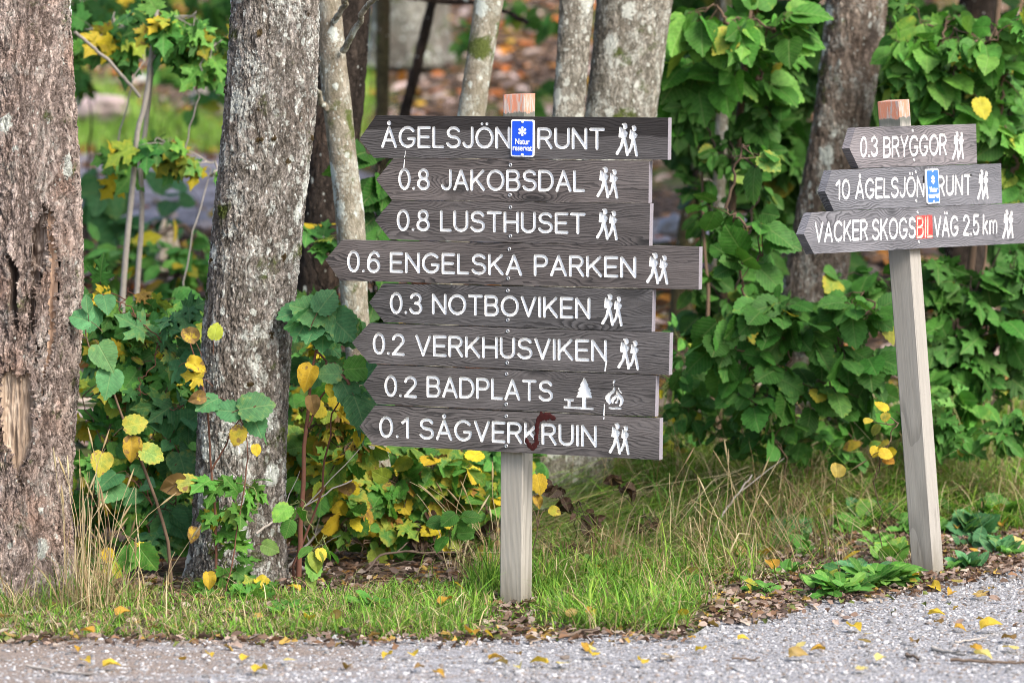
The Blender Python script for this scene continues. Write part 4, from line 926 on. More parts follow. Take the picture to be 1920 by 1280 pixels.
def plant(name, label, cat, base, D, clumps, leaf='hazel', pal='fresh', size=0.085, stem='brown', r0=0.006, seed=0, group=None, face=0.75, upw=0.55, extra=(), trunks=(), sizej=0.3, twig_n=6, kmix=None):
    """base px; clumps: (px, py, rx px, ry px, leaves[, dD[, depth m]]). extra: explicit leaves (px, py, length px, angle deg, kind, palette)."""
    g = np.random.default_rng(seed + 1000)
    if isinstance(base, (int, float)): B = gp(base, D)
    else: B = np.asarray(base, float)
    t = thing(name, label, cat, B, group)
    lv, st = MB(), MB(); sc = np.array(STEMC[stem], float)
    for pts, ra, rb in trunks:
        P = np.array([at(x, y, D + dd) for x, y, dd in pts]); n = 22; tt = np.linspace(0, len(P) - 1, n)
        Q = wobble(np.stack([np.interp(tt, range(len(P)), P[:, k]) for k in range(3)], -1), 0.008, seed); v_, f_ = tube(Q, np.linspace(ra, rb, n), 8); st.add(v_, f_, sc)
    nodes = [(B, None)]
    for c in sorted(clumps, key=lambda q: -q[1]):
        cx, cy, rx_, ry_, n = c[:5]; dD = c[5] if len(c) > 5 else 0.0; rd = c[6] if len(c) > 6 else 0.5 * PXM(rx_ + ry_, D) * 0.6
        C = at(cx, cy, D + dD); ra, rb = PXM(rx_, D), PXM(ry_, D)
        top = C + (0, 0, 0.25 * rb)
        costs = [np.linalg.norm((top - q) * (1.6, 1.2, 1.0)) * (1.0 if i else 0.8) + (9 if q[2] > top[2] - .02 else 0) for i, (q, _) in enumerate(nodes)]
        A0 = nodes[int(np.argmin(costs))][0]
        if A0 is B: A0 = B + g.normal(0, 0.03, 3) * (1, 1, 0)
        ctrl = A0 + (top - A0) * (0.40, 0.40, 0.70) + g.normal(0, 0.05, 3)
        S = wobble(bez(A0, ctrl, top, 18), 0.03, seed + int(cx)); nodes.append((C, None))
        h = np.linalg.norm(top - B); v_, f_ = tube(S, np.linspace(max(r0 * min(1, h) * (1 if len(nodes) < 4 else .7), 0.0018), 0.0016, 18), 6); st.add(v_, f_, sc * g.uniform(.8, 1.2))
        nt_ = max(2, int(n / twig_n)); q = g.normal(0, 1, (nt_, 3)); q = norm(q) * g.uniform(0.35, 1, (nt_, 1)) ** 0.6
        ends = C + q * (ra, rd, rb); made = 0
        for k, E in enumerate(ends):
            root = S[g.integers(8, 18)] if len(S) else C
            root = root if np.linalg.norm(root - E) < 2.2 * max(ra, rb, rd) else C + (E - C) * 0.1
            tw = bez(root, 0.5 * (root + E) + (0, 0, 0.12 * np.linalg.norm(E - root)) + g.normal(0, .01, 3), E, 8); v_, f_ = tube(tw, np.linspace(0.0022, 0.0010, 8), 5); st.add(v_, f_, sc * g.uniform(.8, 1.3))
            m = int(round(n / nt_)); u_ = np.sort(g.uniform(0.3, 1.0, m)); u_[-1] = 1
            ip = np.stack([np.interp(u_ * 7, range(8), tw[:, z]) for z in range(3)], -1)
            tdir = norm(tw[-1] - tw[0])
            side = norm(np.cross(np.repeat(tdir[None], m, 0), g.normal(0, 1, (m, 3)) * (.3, .3, 1)))
            sgn = np.where(np.arange(m) % 2 == 0, 1, -1)[:, None]
            dr = norm(tdir * 0.5 + side * sgn * 0.7 + (0, -0.12, -0.60) + g.normal(0, .25, (m, 3)))
            sz = size * g.uniform(1 - sizej, 1 + sizej, m)
            pet = ip + dr * (sz * 0.45)[:, None] * g.uniform(0.4, 1, (m, 1)) + np.array([0, 0, 0.01])
            for a_, b_ in zip(ip, pet):
                v_, f_ = tube(bez(a_, 0.5 * (a_ + b_) + (0, 0, .004), b_, 3), 0.0009, 3); st.add(v_, f_, sc * 0.9)
            nr = norm(np.array([0.12, -face, upw]) + g.normal(0, 0.52, (m, 3)))
            nr = norm(nr - dr * np.sum(nr * dr, 1, keepdims=True) * 0.9)
            dr2 = norm(dr - nr * np.sum(nr * dr, 1, keepdims=True))
            kk = leaf if kmix is None or g.uniform() > kmix[1] else kmix[0]
            put_leaves(lv, kk, pet, dr2, nr, sz, pick(pal, m, g))
    for e in extra:
        x, y, L, ang, kd, pl_ = e[:6]; L = L * (.9 if kd != 'curl' else .78); dd = e[6] if len(e) > 6 else -0.05
        P = at(x, y, D + dd); sz = PXM(L, D); a = R(ang)
        dr = np.array([math.cos(a), -0.25, math.sin(a)]); nr = norm(np.array([0.15, -1.0, 0.45]) + g.normal(0, .15, 3)); dr = norm(dr - nr * np.dot(dr, nr))
        put_leaves(lv, kd, (P - dr * sz * 0.45)[None], dr[None], nr[None], np.array([sz]), pick(pl_, 1, g) if isinstance(pl_, str) else np.array([pl_]))
        a_, b_ = P - dr * sz * 0.45, P - dr * sz * 0.9 + (0, 0.02, -0.02); v_, f_ = tube(bez(a_, .5 * (a_ + b_) + (0, 0, .006), b_, 4), .0012, 4); st.add(v_, f_, sc)
    if st.n: st.build("stem", M_STEM, t, B)
    if lv.n: lv.build("foliage", M_LEAF, t, B)
    return t

# --- between the scarred tree and the stout grey trunk
plant("maple_sapling", "tall maple sapling with two pale bare stems and lobed leaves at the top", "sapling", 250, 12.9, [
  (330, 55, 85, 60, 40), (215, 35, 70, 50, 30, .3), (405, 95, 40, 60, 22), (160, 70, 40, 60, 16, .5), (270, 110, 60, 40, 12, .3), (290, 275, 60, 40, 14), (350, 310, 50, 35, 9), (225, 300, 50, 40, 8, .2), (395, 330, 30, 40, 6)],
  'maple', 'mixed', 0.095, 'grey', 0.005, 1, trunks=[([(305, -60, .1), (276, 180, 0), (256, 280, 0), (232, 520, 0), (222, 700, 0)], 0.008, 0.012), ([(296, 60, .15), (284, 150, .1), (268, 300, .1), (266, 430, .1), (255, 560, .1), (250, 720, .1)], 0.008, 0.011), ([(140, 60, -.1), (200, 110, -.05), (262, 182, 0)], .006, .006)])
plant("maple_sapling", "autumn maple sapling with yellowing lobed leaves, far behind the pale stems", "sapling", 160, 16.5, [(180, 60, 90, 80, 50), (290, 30, 110, 50, 50), (410, 60, 60, 70, 30), (170, 130, 50, 30, 14)], 'maple_far', 'mixed', 0.10, 'dark', .01, 2)
plant("maple_seedling", "upright maple seedling with stacked lobed leaves beside the scarred tree", "seedling", 215, 11.75, [(238, 548, 60, 34, 14), (232, 600, 66, 40, 18), (248, 660, 76, 46, 20), (300, 720, 60, 50, 18, .1), (210, 760, 60, 60, 20)], 'maple', 'mixed', 0.074, 'red', .004, 3, sizej=.55)
plant("maple_seedling", "low maple seedling in front of the stout grey trunk's foot", "seedling", 405, 11.02, [(440, 905, 40, 26, 7), (450, 960, 50, 30, 9), (400, 1010, 60, 40, 12), (420, 1060, 44, 30, 8), (395, 1100, 30, 20, 4)], 'maple', 'maple', 0.072, 'green', .0035, 4)
plant("aspen_sucker", "slim aspen sucker with a few big round toothed leaves against the scarred trunk", "sapling", 325, 11.0, [(235, 1010, 30, 30, 3)], 'hazel', 'turn', 0.075, 'brown', .004, 5,
  trunks=[([(322, 1120, 0), (316, 1030, 0), (290, 930, 0), (262, 860, 0), (232, 790, 0), (212, 730, 0), (196, 690, 0), (165, 640, 0), (158, 600, 0)], .006, .0018)],
  extra=[(197, 668, 66, -60, 'lime', 'blue'), (204, 718, 64, -100, 'lime', 'blue'), (150, 596, 54, 150, 'lime', 'blue'), (163, 570, 44, 95, 'oval', 'blue'), (190, 868, 52, -100, 'lime', (.34, .42, .06, .55)), (247, 838, 58, -85, 'curl', (.50, .32, .05, .62)), (252, 795, 52, 20, 'hazel', (.26, .40, .07, .5)), (283, 850, 54, -15, 'hazel', (.24, .40, .08, .42)), (202, 1040, 34, -80, 'hazel', (.60, .42, .03, .5)), (212, 1068, 40, -40, 'hazel', (.46, .42, .05, .3)), (328, 908, 62, -160, 'curl', (.40, .28, .10, .95)), (352, 905, 50, 20, 'hazel', (.28, .32, .05, .4)), (362, 1000, 36, -95, 'curl', (.55, .36, .06, .8)), (392, 1085, 40, -80, 'curl', (.62, .42, .04, .5))])
plant("hazel_sucker", "hazel sucker with bright yellow and green leaves in front of the stout grey trunk", "shrub", 392, 11.0, [(445, 760, 40, 26, 4)], 'hazel', 'blue', 0.085, 'red', .004, 6,
  trunks=[([(405, 1130, 0), (404, 1000, 0), (398, 880, 0), (392, 760, 0), (372, 680, 0), (350, 620, 0)], .005, .0016), ([(398, 880, 0), (440, 800, -.05), (480, 760, -.05)], .003, .0015)],
  extra=[(404, 622, 38, 80, 'hazel', (.36, .42, .04, .25)), (356, 628, 50, 120, 'curl', (.42, .40, .05, .75)), (366, 684, 48, -10, 'curl', (.64, .50, .03, .58)), (360, 706, 48, 170, 'maple', (.60, .50, .04, .5)), (372, 746, 40, 190, 'curl', (.40, .26, .10, .8)), (478, 762, 78, 20, 'hazel', 'blue'), (430, 770, 56, 170, 'hazel', 'blue'), (446, 815, 44, -110, 'hazel', (.34, .34, .04, .6)), (480, 842, 26, -80, 'hazel', (.62, .46, .03, .3)), (492, 1096, 48, -40, 'curl', (.58, .46, .03, .35)), (505, 1026, 40, -20, 'hazel', (.15, .26, .06, .2))])
plant("bramble_thicket", "mixed green thicket filling the gap between the scarred tree and the stout grey trunk", "thicket", 270, 12.0, [
  (190, 640, 60, 60, 32), (300, 600, 80, 60, 42), (350, 700, 60, 70, 42), (200, 800, 70, 80, 58), (290, 830, 90, 80, 75), (360, 850, 50, 80, 42), (190, 940, 70, 60, 50), (270, 960, 90, 60, 62), (340, 990, 60, 60, 40), (170, 1040, 50, 40, 20), (260, 620, 60, 40, 18, -.25), (330, 660, 50, 50, 18, -.25), (190, 830, 40, 60, 18, -.3), (320, 790, 50, 50, 18, -.3), (260, 900, 60, 50, 24, -.3), (210, 730, 50, 40, 18, -.3), (330, 950, 40, 40, 16, -.35), (290, 680, 50, 40, 18, -.3)], 'maple', 'mixed', 0.068, 'brown', .005, 7, kmix=('hazel', .45), sizej=.5)
plant("bramble_thicket", "yellow flecked undergrowth deep between the scarred tree and the grey trunk", "thicket", 280, 12.7, [(220, 720, 90, 60, 40), (320, 640, 80, 60, 40), (330, 780, 60, 60, 30), (230, 880, 100, 70, 44), (320, 930, 80, 70, 34)], 'lime', 'turn', 0.062, 'dark', .005, 8, sizej=.5)
plant("fern_bush", "low bright green bush before the pale path, left of the stout grey trunk", "shrub", 290, 14.4, [(200, 480, 70, 40, 50), (300, 500, 90, 40, 60), (380, 470, 50, 50, 40), (230, 560, 90, 40, 50), (340, 570, 70, 50, 50), (170, 560, 40, 60, 26)], 'oval_far', 'mixed', 0.09, 'dark', .006, 9)
plant("bramble_bush", "blurred blue green bush standing in front of the pale path", "shrub", 190, 15.6, [(175, 340, 40, 60, 20), (215, 410, 50, 50, 22), (330, 400, 40, 40, 10), (270, 440, 60, 30, 18)], 'lime_far', 'blue', 0.10, 'dark', .006, 10)

# --- between the stout grey trunk and the big sign
plant("hazel_shrub", "hazel shoot with a drooping tuft of blue green leaves beside the lower arrow tips", "shrub", 560, 11.25, [(610, 590, 50, 26, 9), (655, 720, 40, 34, 9, -.05), (600, 650, 40, 40, 8, .15)], 'hazel', 'blue', 0.100, 'red', .007, 11,
  trunks=[([(560, 1080, 0), (568, 920, 0), (578, 800, 0), (586, 700, 0), (602, 610, 0)], .009, .003), ([(578, 800, 0), (610, 735, -.02), (650, 700, -.04)], .004, .002)],
  extra=[(578, 704, 62, -110, 'curl', (.68, .42, .03, .5)), (586, 756, 44, -75, 'curl', (.42, .30, .10, .9)), (622, 728, 34, -100, 'hazel', (.60, .48, .03, .2)), (674, 774, 38, -120, 'hazel', (.62, .46, .03, .3)), (672, 820, 34, -95, 'curl', (.62, .48, .03, .3)), (583, 582, 80, 160, 'hazel', 'blue'), (640, 606, 84, -45, 'hazel', 'blue'), (610, 566, 66, 60, 'hazel', 'blue'), (672, 690, 66, 10, 'hazel', 'fresh'), (652, 735, 70, -60, 'hazel', 'blue'), (620, 700, 54, 170, 'hazel', 'blue'), (665, 612, 40, -70, 'hazel', 'fresh')])
plant("hazel_shrub", "green and yellow hazel bush under the sign's lowest board", "shrub", 700, 11.75, [
  (570, 730, 34, 50, 22, -.15), (640, 790, 50, 44, 30, -.2), (590, 800, 44, 40, 22, -.2), (660, 850, 50, 40, 30, -.25), (610, 900, 50, 40, 24, -.25), (580, 830, 50, 50, 49), (640, 860, 60, 50, 69), (560, 910, 50, 50, 49), (640, 940, 60, 50, 65, -.1), (720, 900, 60, 50, 69), (800, 880, 60, 50, 69), (740, 970, 60, 50, 53), (860, 900, 60, 60, 61), (620, 1000, 40, 24, 14), (720, 1010, 50, 24, 18), (820, 1010, 50, 24, 18), (890, 1000, 30, 30, 12), (560, 980, 40, 40, 24), (640, 990, 36, 30, 16, -.15), (900, 960, 40, 60, 36), (830, 980, 50, 40, 24)], 'hazel', 'turn', 0.056, 'brown', .006, 12, kmix=('maple', .3), sizej=.5)
plant("lime_sprout", "small lime sprout with pale hanging leaves at the edge of the dark hollow", "sprout", 530, 11.05, [(600, 1020, 24, 30, 5), (545, 955, 34, 24, 4)], 'hazel', 'fresh', 0.06, 'green', .003, 13, extra=[(592, 1050, 46, -80, 'curl', (.26, .34, .05, .2)), (582, 1088, 38, -60, 'oval', (.20, .30, .05, .2)), (602, 1038, 30, -80, 'hazel', (.55, .46, .04, .2))])
plant("maple_bush", "shaded maple leaves showing between the stout grey trunk and the bent thin trunk", "shrub", 590, 12.6, [(590, 440, 40, 40, 14), (600, 560, 40, 70, 22), (590, 680, 40, 60, 24), (560, 760, 40, 60, 20), (640, 780, 50, 60, 24)], 'maple', 'mixed', 0.085, 'dark', .006, 14, sizej=.55)
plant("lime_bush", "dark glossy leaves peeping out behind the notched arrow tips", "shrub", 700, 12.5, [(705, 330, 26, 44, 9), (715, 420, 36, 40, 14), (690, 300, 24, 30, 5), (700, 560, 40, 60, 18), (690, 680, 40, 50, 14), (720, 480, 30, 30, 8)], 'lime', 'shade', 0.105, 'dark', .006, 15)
plant("bramble_thicket", "tangled leafy thicket behind the lower half of the big sign", "thicket", 820, 12.6, [(620, 820, 80, 60, 43), (760, 850, 100, 60, 60), (900, 880, 90, 60, 55), (1000, 860, 60, 50, 24)], 'lime', 'mixed', 0.066, 'dark', .005, 16, sizej=.5, kmix=('maple', .3))
# --- right of the big sign
plant("lime_tree", "young lime tree with large pale green leaves hanging beside the thick leaning trunk", "tree", 1345, 12.9, [
  (1290, 40, 50, 60, 22), (1370, 50, 60, 50, 24), (1450, 60, 60, 60, 30), (1330, 130, 60, 40, 19, .2), (1420, 150, 50, 50, 22, .1), (1450, 140, 30, 60, 20, .3), (1290, 160, 40, 40, 14, .3)], 'lime', 'fresh', 0.095, 'brown', .010, 21, kmix=('maple', .25), sizej=.55, trunks=[([(1410, -60, .3), (1390, 200, .3), (1360, 500, .3), (1345, 800, .3)], .012, .016)])
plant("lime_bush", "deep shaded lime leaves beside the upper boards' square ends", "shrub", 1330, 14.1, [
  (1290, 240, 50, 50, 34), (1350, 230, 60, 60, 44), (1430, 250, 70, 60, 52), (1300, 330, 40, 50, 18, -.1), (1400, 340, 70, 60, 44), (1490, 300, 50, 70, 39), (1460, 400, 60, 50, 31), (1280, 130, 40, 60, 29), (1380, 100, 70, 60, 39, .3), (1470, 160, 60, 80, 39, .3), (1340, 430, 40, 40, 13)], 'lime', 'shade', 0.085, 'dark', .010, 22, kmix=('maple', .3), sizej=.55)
plant("hazel_shrub", "hazel bush with round mid green leaves in front of the brown furrowed trunk", "shrub", 1500, 12.3, [
  (1400, 290, 44, 40, 8), (1360, 390, 50, 30, 9), (1420, 430, 40, 40, 10), (1405, 500, 44, 50, 16), (1400, 570, 60, 50, 22), (1460, 600, 60, 60, 30), (1350, 640, 50, 40, 16), (1410, 680, 60, 50, 24), (1500, 640, 60, 60, 30), (1600, 560, 40, 50, 14), (1575, 650, 50, 60, 22), (1480, 730, 60, 50, 26), (1560, 740, 60, 50, 24), (1420, 760, 50, 40, 14), (1620, 590, 50, 50, 20), (1640, 680, 50, 60, 20), (1440, 810, 50, 40, 12)], 'hazel', 'mid', 0.078, 'brown', .008, 23, upw=.75, sizej=.55, kmix=('lime', .2))
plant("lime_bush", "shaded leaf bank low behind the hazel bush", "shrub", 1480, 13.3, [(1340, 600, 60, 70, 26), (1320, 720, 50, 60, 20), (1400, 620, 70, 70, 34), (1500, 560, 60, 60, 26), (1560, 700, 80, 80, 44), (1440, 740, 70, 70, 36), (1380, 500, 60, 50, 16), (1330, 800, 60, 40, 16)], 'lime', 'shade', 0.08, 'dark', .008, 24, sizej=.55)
plant("lime_tree", "young lime tree with toothed and lobed green leaves above the leaning signpost", "tree", 1800, 12.9, [
  (1700, 90, 50, 60, 33), (1712, 160, 40, 50, 24), (1750, 150, 60, 50, 36), (1830, 80, 70, 50, 33, -.1), (1890, 60, 50, 60, 30, -.1), (1900, 160, 50, 60, 33), (1840, 220, 60, 50, 36), (1760, 220, 50, 40, 27), (1890, 260, 50, 60, 33), (1722, 30, 44, 40, 21, .2), (1780, 40, 60, 50, 27, .2), (1900, 340, 40, 50, 21)], 'lime', 'fresh', 0.074, 'brown', .010, 25, kmix=('maple', .35), sizej=.55, trunks=[([(1880, -40, .2), (1850, 200, .2), (1820, 500, .2), (1800, 820, .2)], .010, .015)], extra=[(1841, 200, 48, -75, 'hazel', (.52, .46, .03, .3), -.2)])
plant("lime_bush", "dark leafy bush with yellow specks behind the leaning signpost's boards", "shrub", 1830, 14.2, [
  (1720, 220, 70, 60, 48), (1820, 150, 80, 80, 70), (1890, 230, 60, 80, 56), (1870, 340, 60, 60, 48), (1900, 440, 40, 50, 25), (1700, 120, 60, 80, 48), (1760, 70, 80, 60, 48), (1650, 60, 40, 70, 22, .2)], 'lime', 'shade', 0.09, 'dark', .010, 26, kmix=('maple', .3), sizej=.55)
plant("aspen_sucker", "thin sucker with yellow and green leaves beside the topmost pale boards", "sapling", 1900, 13.0, [(1860, 290, 30, 50, 10), (1880, 350, 30, 30, 8), (1800, 215, 24, 24, 4)], 'hazel', 'turn', .07, 'brown', .005, 27)
plant("hazel_shrub", "dense green hazel bank below the pale boards, right of the leaning post", "shrub", 1830, 12.9, [
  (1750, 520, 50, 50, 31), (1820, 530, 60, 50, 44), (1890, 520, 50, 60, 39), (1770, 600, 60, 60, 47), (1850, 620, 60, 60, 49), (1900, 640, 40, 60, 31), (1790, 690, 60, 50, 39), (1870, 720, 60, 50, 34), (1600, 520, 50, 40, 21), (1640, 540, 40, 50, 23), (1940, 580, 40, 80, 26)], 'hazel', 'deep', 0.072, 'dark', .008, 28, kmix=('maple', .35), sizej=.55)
plant("hazel_shrub", "mid green leaves low behind the leaning post", "shrub", 1660, 12.75, [(1610, 760, 60, 50, 26), (1680, 780, 40, 40, 14), (1560, 800, 50, 40, 16), (1780, 760, 50, 40, 16), (1850, 780, 50, 40, 14)], 'hazel', 'fresh', .08, 'brown', .006, 29)
plant("maple_seedling", "spreading patch of bluish maple leaves in the gap, left of the stout grey trunk", "seedling", 300, 11.55, [(330, 590, 40, 30, 7), (310, 650, 40, 34, 9), (345, 770, 30, 44, 9), (260, 740, 44, 36, 9), (320, 840, 40, 36, 9), (230, 900, 40, 36, 8), (330, 940, 34, 34, 8), (280, 1000, 44, 30, 8), (190, 560, 30, 30, 5)], 'maple', 'blue', 0.082, 'red', .004, 51, kmix=('lime', .35), sizej=.45)
plant("leafy_weed", "tall small leaved weeds along the lower edge of the hazel bush", "weed", 1420, 12.5, [(1285, 760, 40, 50, 34), (1340, 800, 50, 40, 40), (1420, 830, 60, 34, 46), (1500, 830, 60, 34, 46), (1580, 840, 50, 30, 36), (1290, 690, 40, 40, 24), (1360, 730, 50, 40, 34, .2)], 'oval', 'mid', .050, 'green', .003, 61, sizej=.5, kmix=('hazel', .35))
plant("leafy_weed", "small leaved weeds below the hazel bank, right of the leaning post", "weed", 1830, 12.5, [(1740, 800, 40, 40, 30), (1800, 810, 50, 40, 40), (1870, 810, 50, 40, 40), (1920, 800, 30, 40, 24), (1780, 760, 60, 30, 30, .2)], 'oval', 'mid', .050, 'green', .003, 62, sizej=.5, kmix=('maple', .3))
plant("leafy_weed", "weeds with yellowing leaves filling the corner under the sign's square ends", "weed", 1270, 12.9, [(1260, 820, 40, 40, 30), (1250, 730, 30, 40, 20), (1270, 640, 30, 40, 20)], 'oval', 'mixed', .05, 'green', .003, 63, sizej=.5, kmix=('maple', .3))
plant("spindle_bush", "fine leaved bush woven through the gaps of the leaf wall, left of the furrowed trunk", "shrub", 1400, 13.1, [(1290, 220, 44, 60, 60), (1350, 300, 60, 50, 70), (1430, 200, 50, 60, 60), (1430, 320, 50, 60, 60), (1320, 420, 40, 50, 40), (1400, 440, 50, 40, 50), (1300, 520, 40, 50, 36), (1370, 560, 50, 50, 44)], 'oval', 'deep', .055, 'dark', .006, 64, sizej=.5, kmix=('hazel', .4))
plant("spindle_bush", "fine leaved bush woven through the leaves right of the leaning signpost's top", "shrub", 1840, 13.2, [(1710, 110, 40, 60, 44), (1780, 120, 60, 60, 60), (1860, 130, 60, 60, 60), (1900, 240, 40, 60, 44), (1830, 300, 40, 40, 30), (1890, 360, 40, 50, 40), (1760, 210, 50, 30, 34)], 'oval', 'mid', .055, 'dark', .006, 65, sizej=.5, kmix=('hazel', .4))
plant("bramble_thicket", "fine leaved tangle at the bush's back, between the grey trunk and big post", "thicket", 720, 12.2, [(570, 640, 40, 50, 34), (620, 700, 50, 50, 40), (600, 800, 60, 50, 50), (680, 830, 60, 40, 44), (760, 870, 60, 40, 44), (850, 880, 60, 40, 44), (910, 900, 40, 50, 30), (580, 900, 50, 50, 40), (650, 940, 60, 40, 40), (760, 960, 60, 40, 40), (860, 970, 50, 40, 34)], 'oval', 'mixed', .052, 'dark', .004, 66, sizej=.5, kmix=('maple', .35))
# --- deep background greenery
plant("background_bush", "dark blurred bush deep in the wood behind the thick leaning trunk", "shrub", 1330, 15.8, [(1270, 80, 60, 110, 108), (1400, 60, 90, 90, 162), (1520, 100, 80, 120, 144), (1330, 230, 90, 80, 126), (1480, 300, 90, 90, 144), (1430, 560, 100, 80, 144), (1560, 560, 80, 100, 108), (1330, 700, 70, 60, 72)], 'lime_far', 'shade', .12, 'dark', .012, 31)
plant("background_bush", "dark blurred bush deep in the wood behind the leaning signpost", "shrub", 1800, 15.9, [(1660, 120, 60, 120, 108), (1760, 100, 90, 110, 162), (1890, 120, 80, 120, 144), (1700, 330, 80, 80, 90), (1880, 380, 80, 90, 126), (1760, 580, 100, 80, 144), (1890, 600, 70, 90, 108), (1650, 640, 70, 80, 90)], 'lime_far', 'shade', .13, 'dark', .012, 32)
plant("background_bush", "blurred mossy green bush on the slope above the top board", "shrub", 920, 18.5, [(860, 60, 40, 40, 20), (1000, 20, 60, 30, 24), (1000, 180, 40, 20, 14), (1080, 60, 40, 50, 18)], 'oval_far', 'fresh', .10, 'dark', .006, 33)
plant("background_bush", "yellow green blurred bush high behind the maple sapling", "shrub", 300, 19.5, [(170, 30, 50, 40, 20), (250, 20, 60, 40, 20), (350, 30, 60, 50, 24), (430, 40, 50, 60, 20), (300, 110, 80, 25, 18)], 'maple_far', 'turn', .12, 'dark', .006, 34)
plant("background_bush", "pale green blurred sprays across the far grass, beside the stout grey trunk", "shrub", 390, 17.0, [(380, 200, 50, 30, 18), (300, 290, 50, 25, 10), (410, 130, 30, 40, 10)], 'oval_far', 'mixed', .09, 'dark', .005, 35)

def crown(owner, C, rad, n, size, seed):  # unseen crowns above the view, added to shade the wood below
    g = np.random.default_rng(seed); B = np.array(owner.location); lv = MB(); k = 26
    cl = norm(g.normal(0, 1, (k, 3))) * g.uniform(.25, 1, (k, 1)) ** .5 * rad + C
    P = cl[g.integers(0, k, n)] + g.normal(0, 1, (n, 3)) * (np.asarray(rad) * .22)
    P = P[P[:, 2] > 2.25]; n = len(P)
    dr = norm(g.normal(0, 1, (n, 3)) + (0, 0, -.6)); nr = norm(g.normal(0, .5, (n, 3)) + (.1, -.3, 1)); nr = norm(nr - dr * np.sum(nr * dr, 1, keepdims=True))
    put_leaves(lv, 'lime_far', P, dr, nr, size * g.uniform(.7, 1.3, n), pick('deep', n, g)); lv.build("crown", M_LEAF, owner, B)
for o in list(SC.objects):
    if o.parent is None and o.get('label', '').startswith("brown furrowed trunk"): crown(o, np.array([1.15, 14.2, 3.9]), (1.7, 1.5, 1.2), 2600, .17, 1)
    if o.parent is None and o.get('label', '').startswith("dark trunk glimpsed"): crown(o, np.array([2.4, 15.6, 4.2]), (1.9, 1.7, 1.4), 2600, .18, 2)
    if o.parent is None and o.get('label', '').startswith("nearly black trunk"): crown(o, np.array([-.7, 14.6, 4.6]), (1.1, 1.1, 1.2), 1200, .18, 3)

# ------------------------------------------------------------------ grass and herbs
def blades(pos, h, w, col, g, lean=0.35, seg=4, droop=0.6, wind=None):
    n = len(pos); az = g.uniform(0, 2 * np.pi, n); L = lean * g.uniform(0.2, 1.6, n)
    if wind is not None: dx, dy = np.cos(az) * .7 + wind[0], np.sin(az) * .7 + wind[1]
    else: dx, dy = np.cos(az), np.sin(az)
    d = np.stack([dx, dy, np.zeros(n)], -1); t = np.linspace(0, 1, seg + 1)
    up = (t[None] - droop * 0.5 * (L[:, None]) * t[None] ** 3) * h[:, None]
    out = (L[:, None] * t[None] ** 1.7) * h[:, None]
    C = pos[:, None] + d[:, None] * out[..., None]; C[..., 2] += np.maximum(up, 0.004)
    sd = np.stack([-dy, dx, np.zeros(n)], -1); sd = norm(sd + g.normal(0, .4, (n, 3)) * (1, 1, .2))
    ww = w[:, None] * np.array([1.0, .95, .8, .5, .06][:seg + 1] if seg == 4 else np.linspace(1, .06, seg + 1))[None] * 0.5
    V = np.stack([C - sd[:, None] * ww[..., None], C + sd[:, None] * ww[..., None]], 2).reshape(-1, 3)
    k = np.arange(n)[:, None] * (2 * (seg + 1)) + 2 * np.arange(seg)[None]
    f = np.stack([k, k + 1, k + 3, k + 2], -1).reshape(-1, 4)
    c = np.repeat(np.concatenate([col, np.ones((n, 1))], 1), 2 * (seg + 1), 0)
    return V, f, c
GREENS = np.array([(.16, .34, .035), (.12, .27, .025), (.27, .40, .055), (.075, .19, .018)]); DRY = np.array([(.46, .36, .19), (.56, .47, .28), (.34, .25, .13), (.30, .20, .10)])
def gcol(n, dry, g):
    a = GREENS[g.integers(0, 4, n)]; b = DRY[g.integers(0, 4, n)]; m = (g.uniform(0, 1, n) < dry)[:, None]
    return np.where(m, b, a) * g.uniform(.75, 1.25, (n, 1))
def scatter_px(n, box, g, reject=None):
    """ground points under a patch of the view, spread evenly over the ground there"""
    x0, y0, x1, y1 = box; P = []
    D0, D1_ = ground_at(0.5 * (x0 + x1), y1)[1], ground_at(0.5 * (x0 + x1), y0)[1]
    y = g.uniform(D0, D1_, n); px = g.uniform(x0, x1, n); x = PXM(px - 960, y) * math.cos(TILT)
    P = np.stack([x, y, gz(x, y)], -1)
    return P if reject is None else P[~reject(P)]
onroad = lambda P: P[:, 1] < edge_y(P[:, 0]) + 0.02
mb = MB(); g = np.random.default_rng(99)
def grass(n, box, h, w, dry, lean=.4, droop=.6, clump=0.0, wind=None):
    P = scatter_px(n, box, g, onroad)
    if clump:
        c = P[g.integers(0, max(1, len(P) // 45), len(P))]; P[:, :2] = c[:, :2] + g.normal(0, clump, (len(P), 2)); P[:, 2] = gz(P[:, 0], P[:, 1]); P = P[~onroad(P)]
    hh = h * g.lognormal(0, .35, len(P))
    for bx, by in ((b1[0], b1[1]), (b2[0] - .01, b2[1])):
        hh = hh * np.where(P[:, 1] < by + .1, np.clip(np.abs(P[:, 0] - bx) / .16, .18, 1), 1)
    hh = hh * np.where((P[:, 1] < 12.8) & (P[:, 1] > 11.9), np.clip(np.abs(P[:, 0] - PXM(1070 - 960, 12.7)) / .28, .35, 1), 1)
    hh = np.maximum(hh, .008); V, f, c = blades(P, hh, w * g.uniform(.6, 1.4, len(P)), gcol(len(P), dry, g), g, lean, 4, droop, wind); mb.add(V, f, c)
grass(6500, (-60, 1125, 560, 1208), .030, .0032, .40, .9, .8)
grass(4500, (-60, 1150, 900, 1204), .026, .003, .25, .9, .8)
grass(2600, (-60, 1120, 900, 1204), .050, .003, .12, .7, .7, .05)
grass(4200, (520, 1126, 940, 1196), .042, .0034, .15, .8, .7)
grass(4200, (700, 1110, 1300, 1190), .050, .0036, .12, .9, .8)
grass(1500, (880, 1090, 1060, 1165), .085, .004, .06, .6, .7)
grass(3200, (1050, 1085, 1300, 1185), .080, .004, .12, .9, .8, .035)
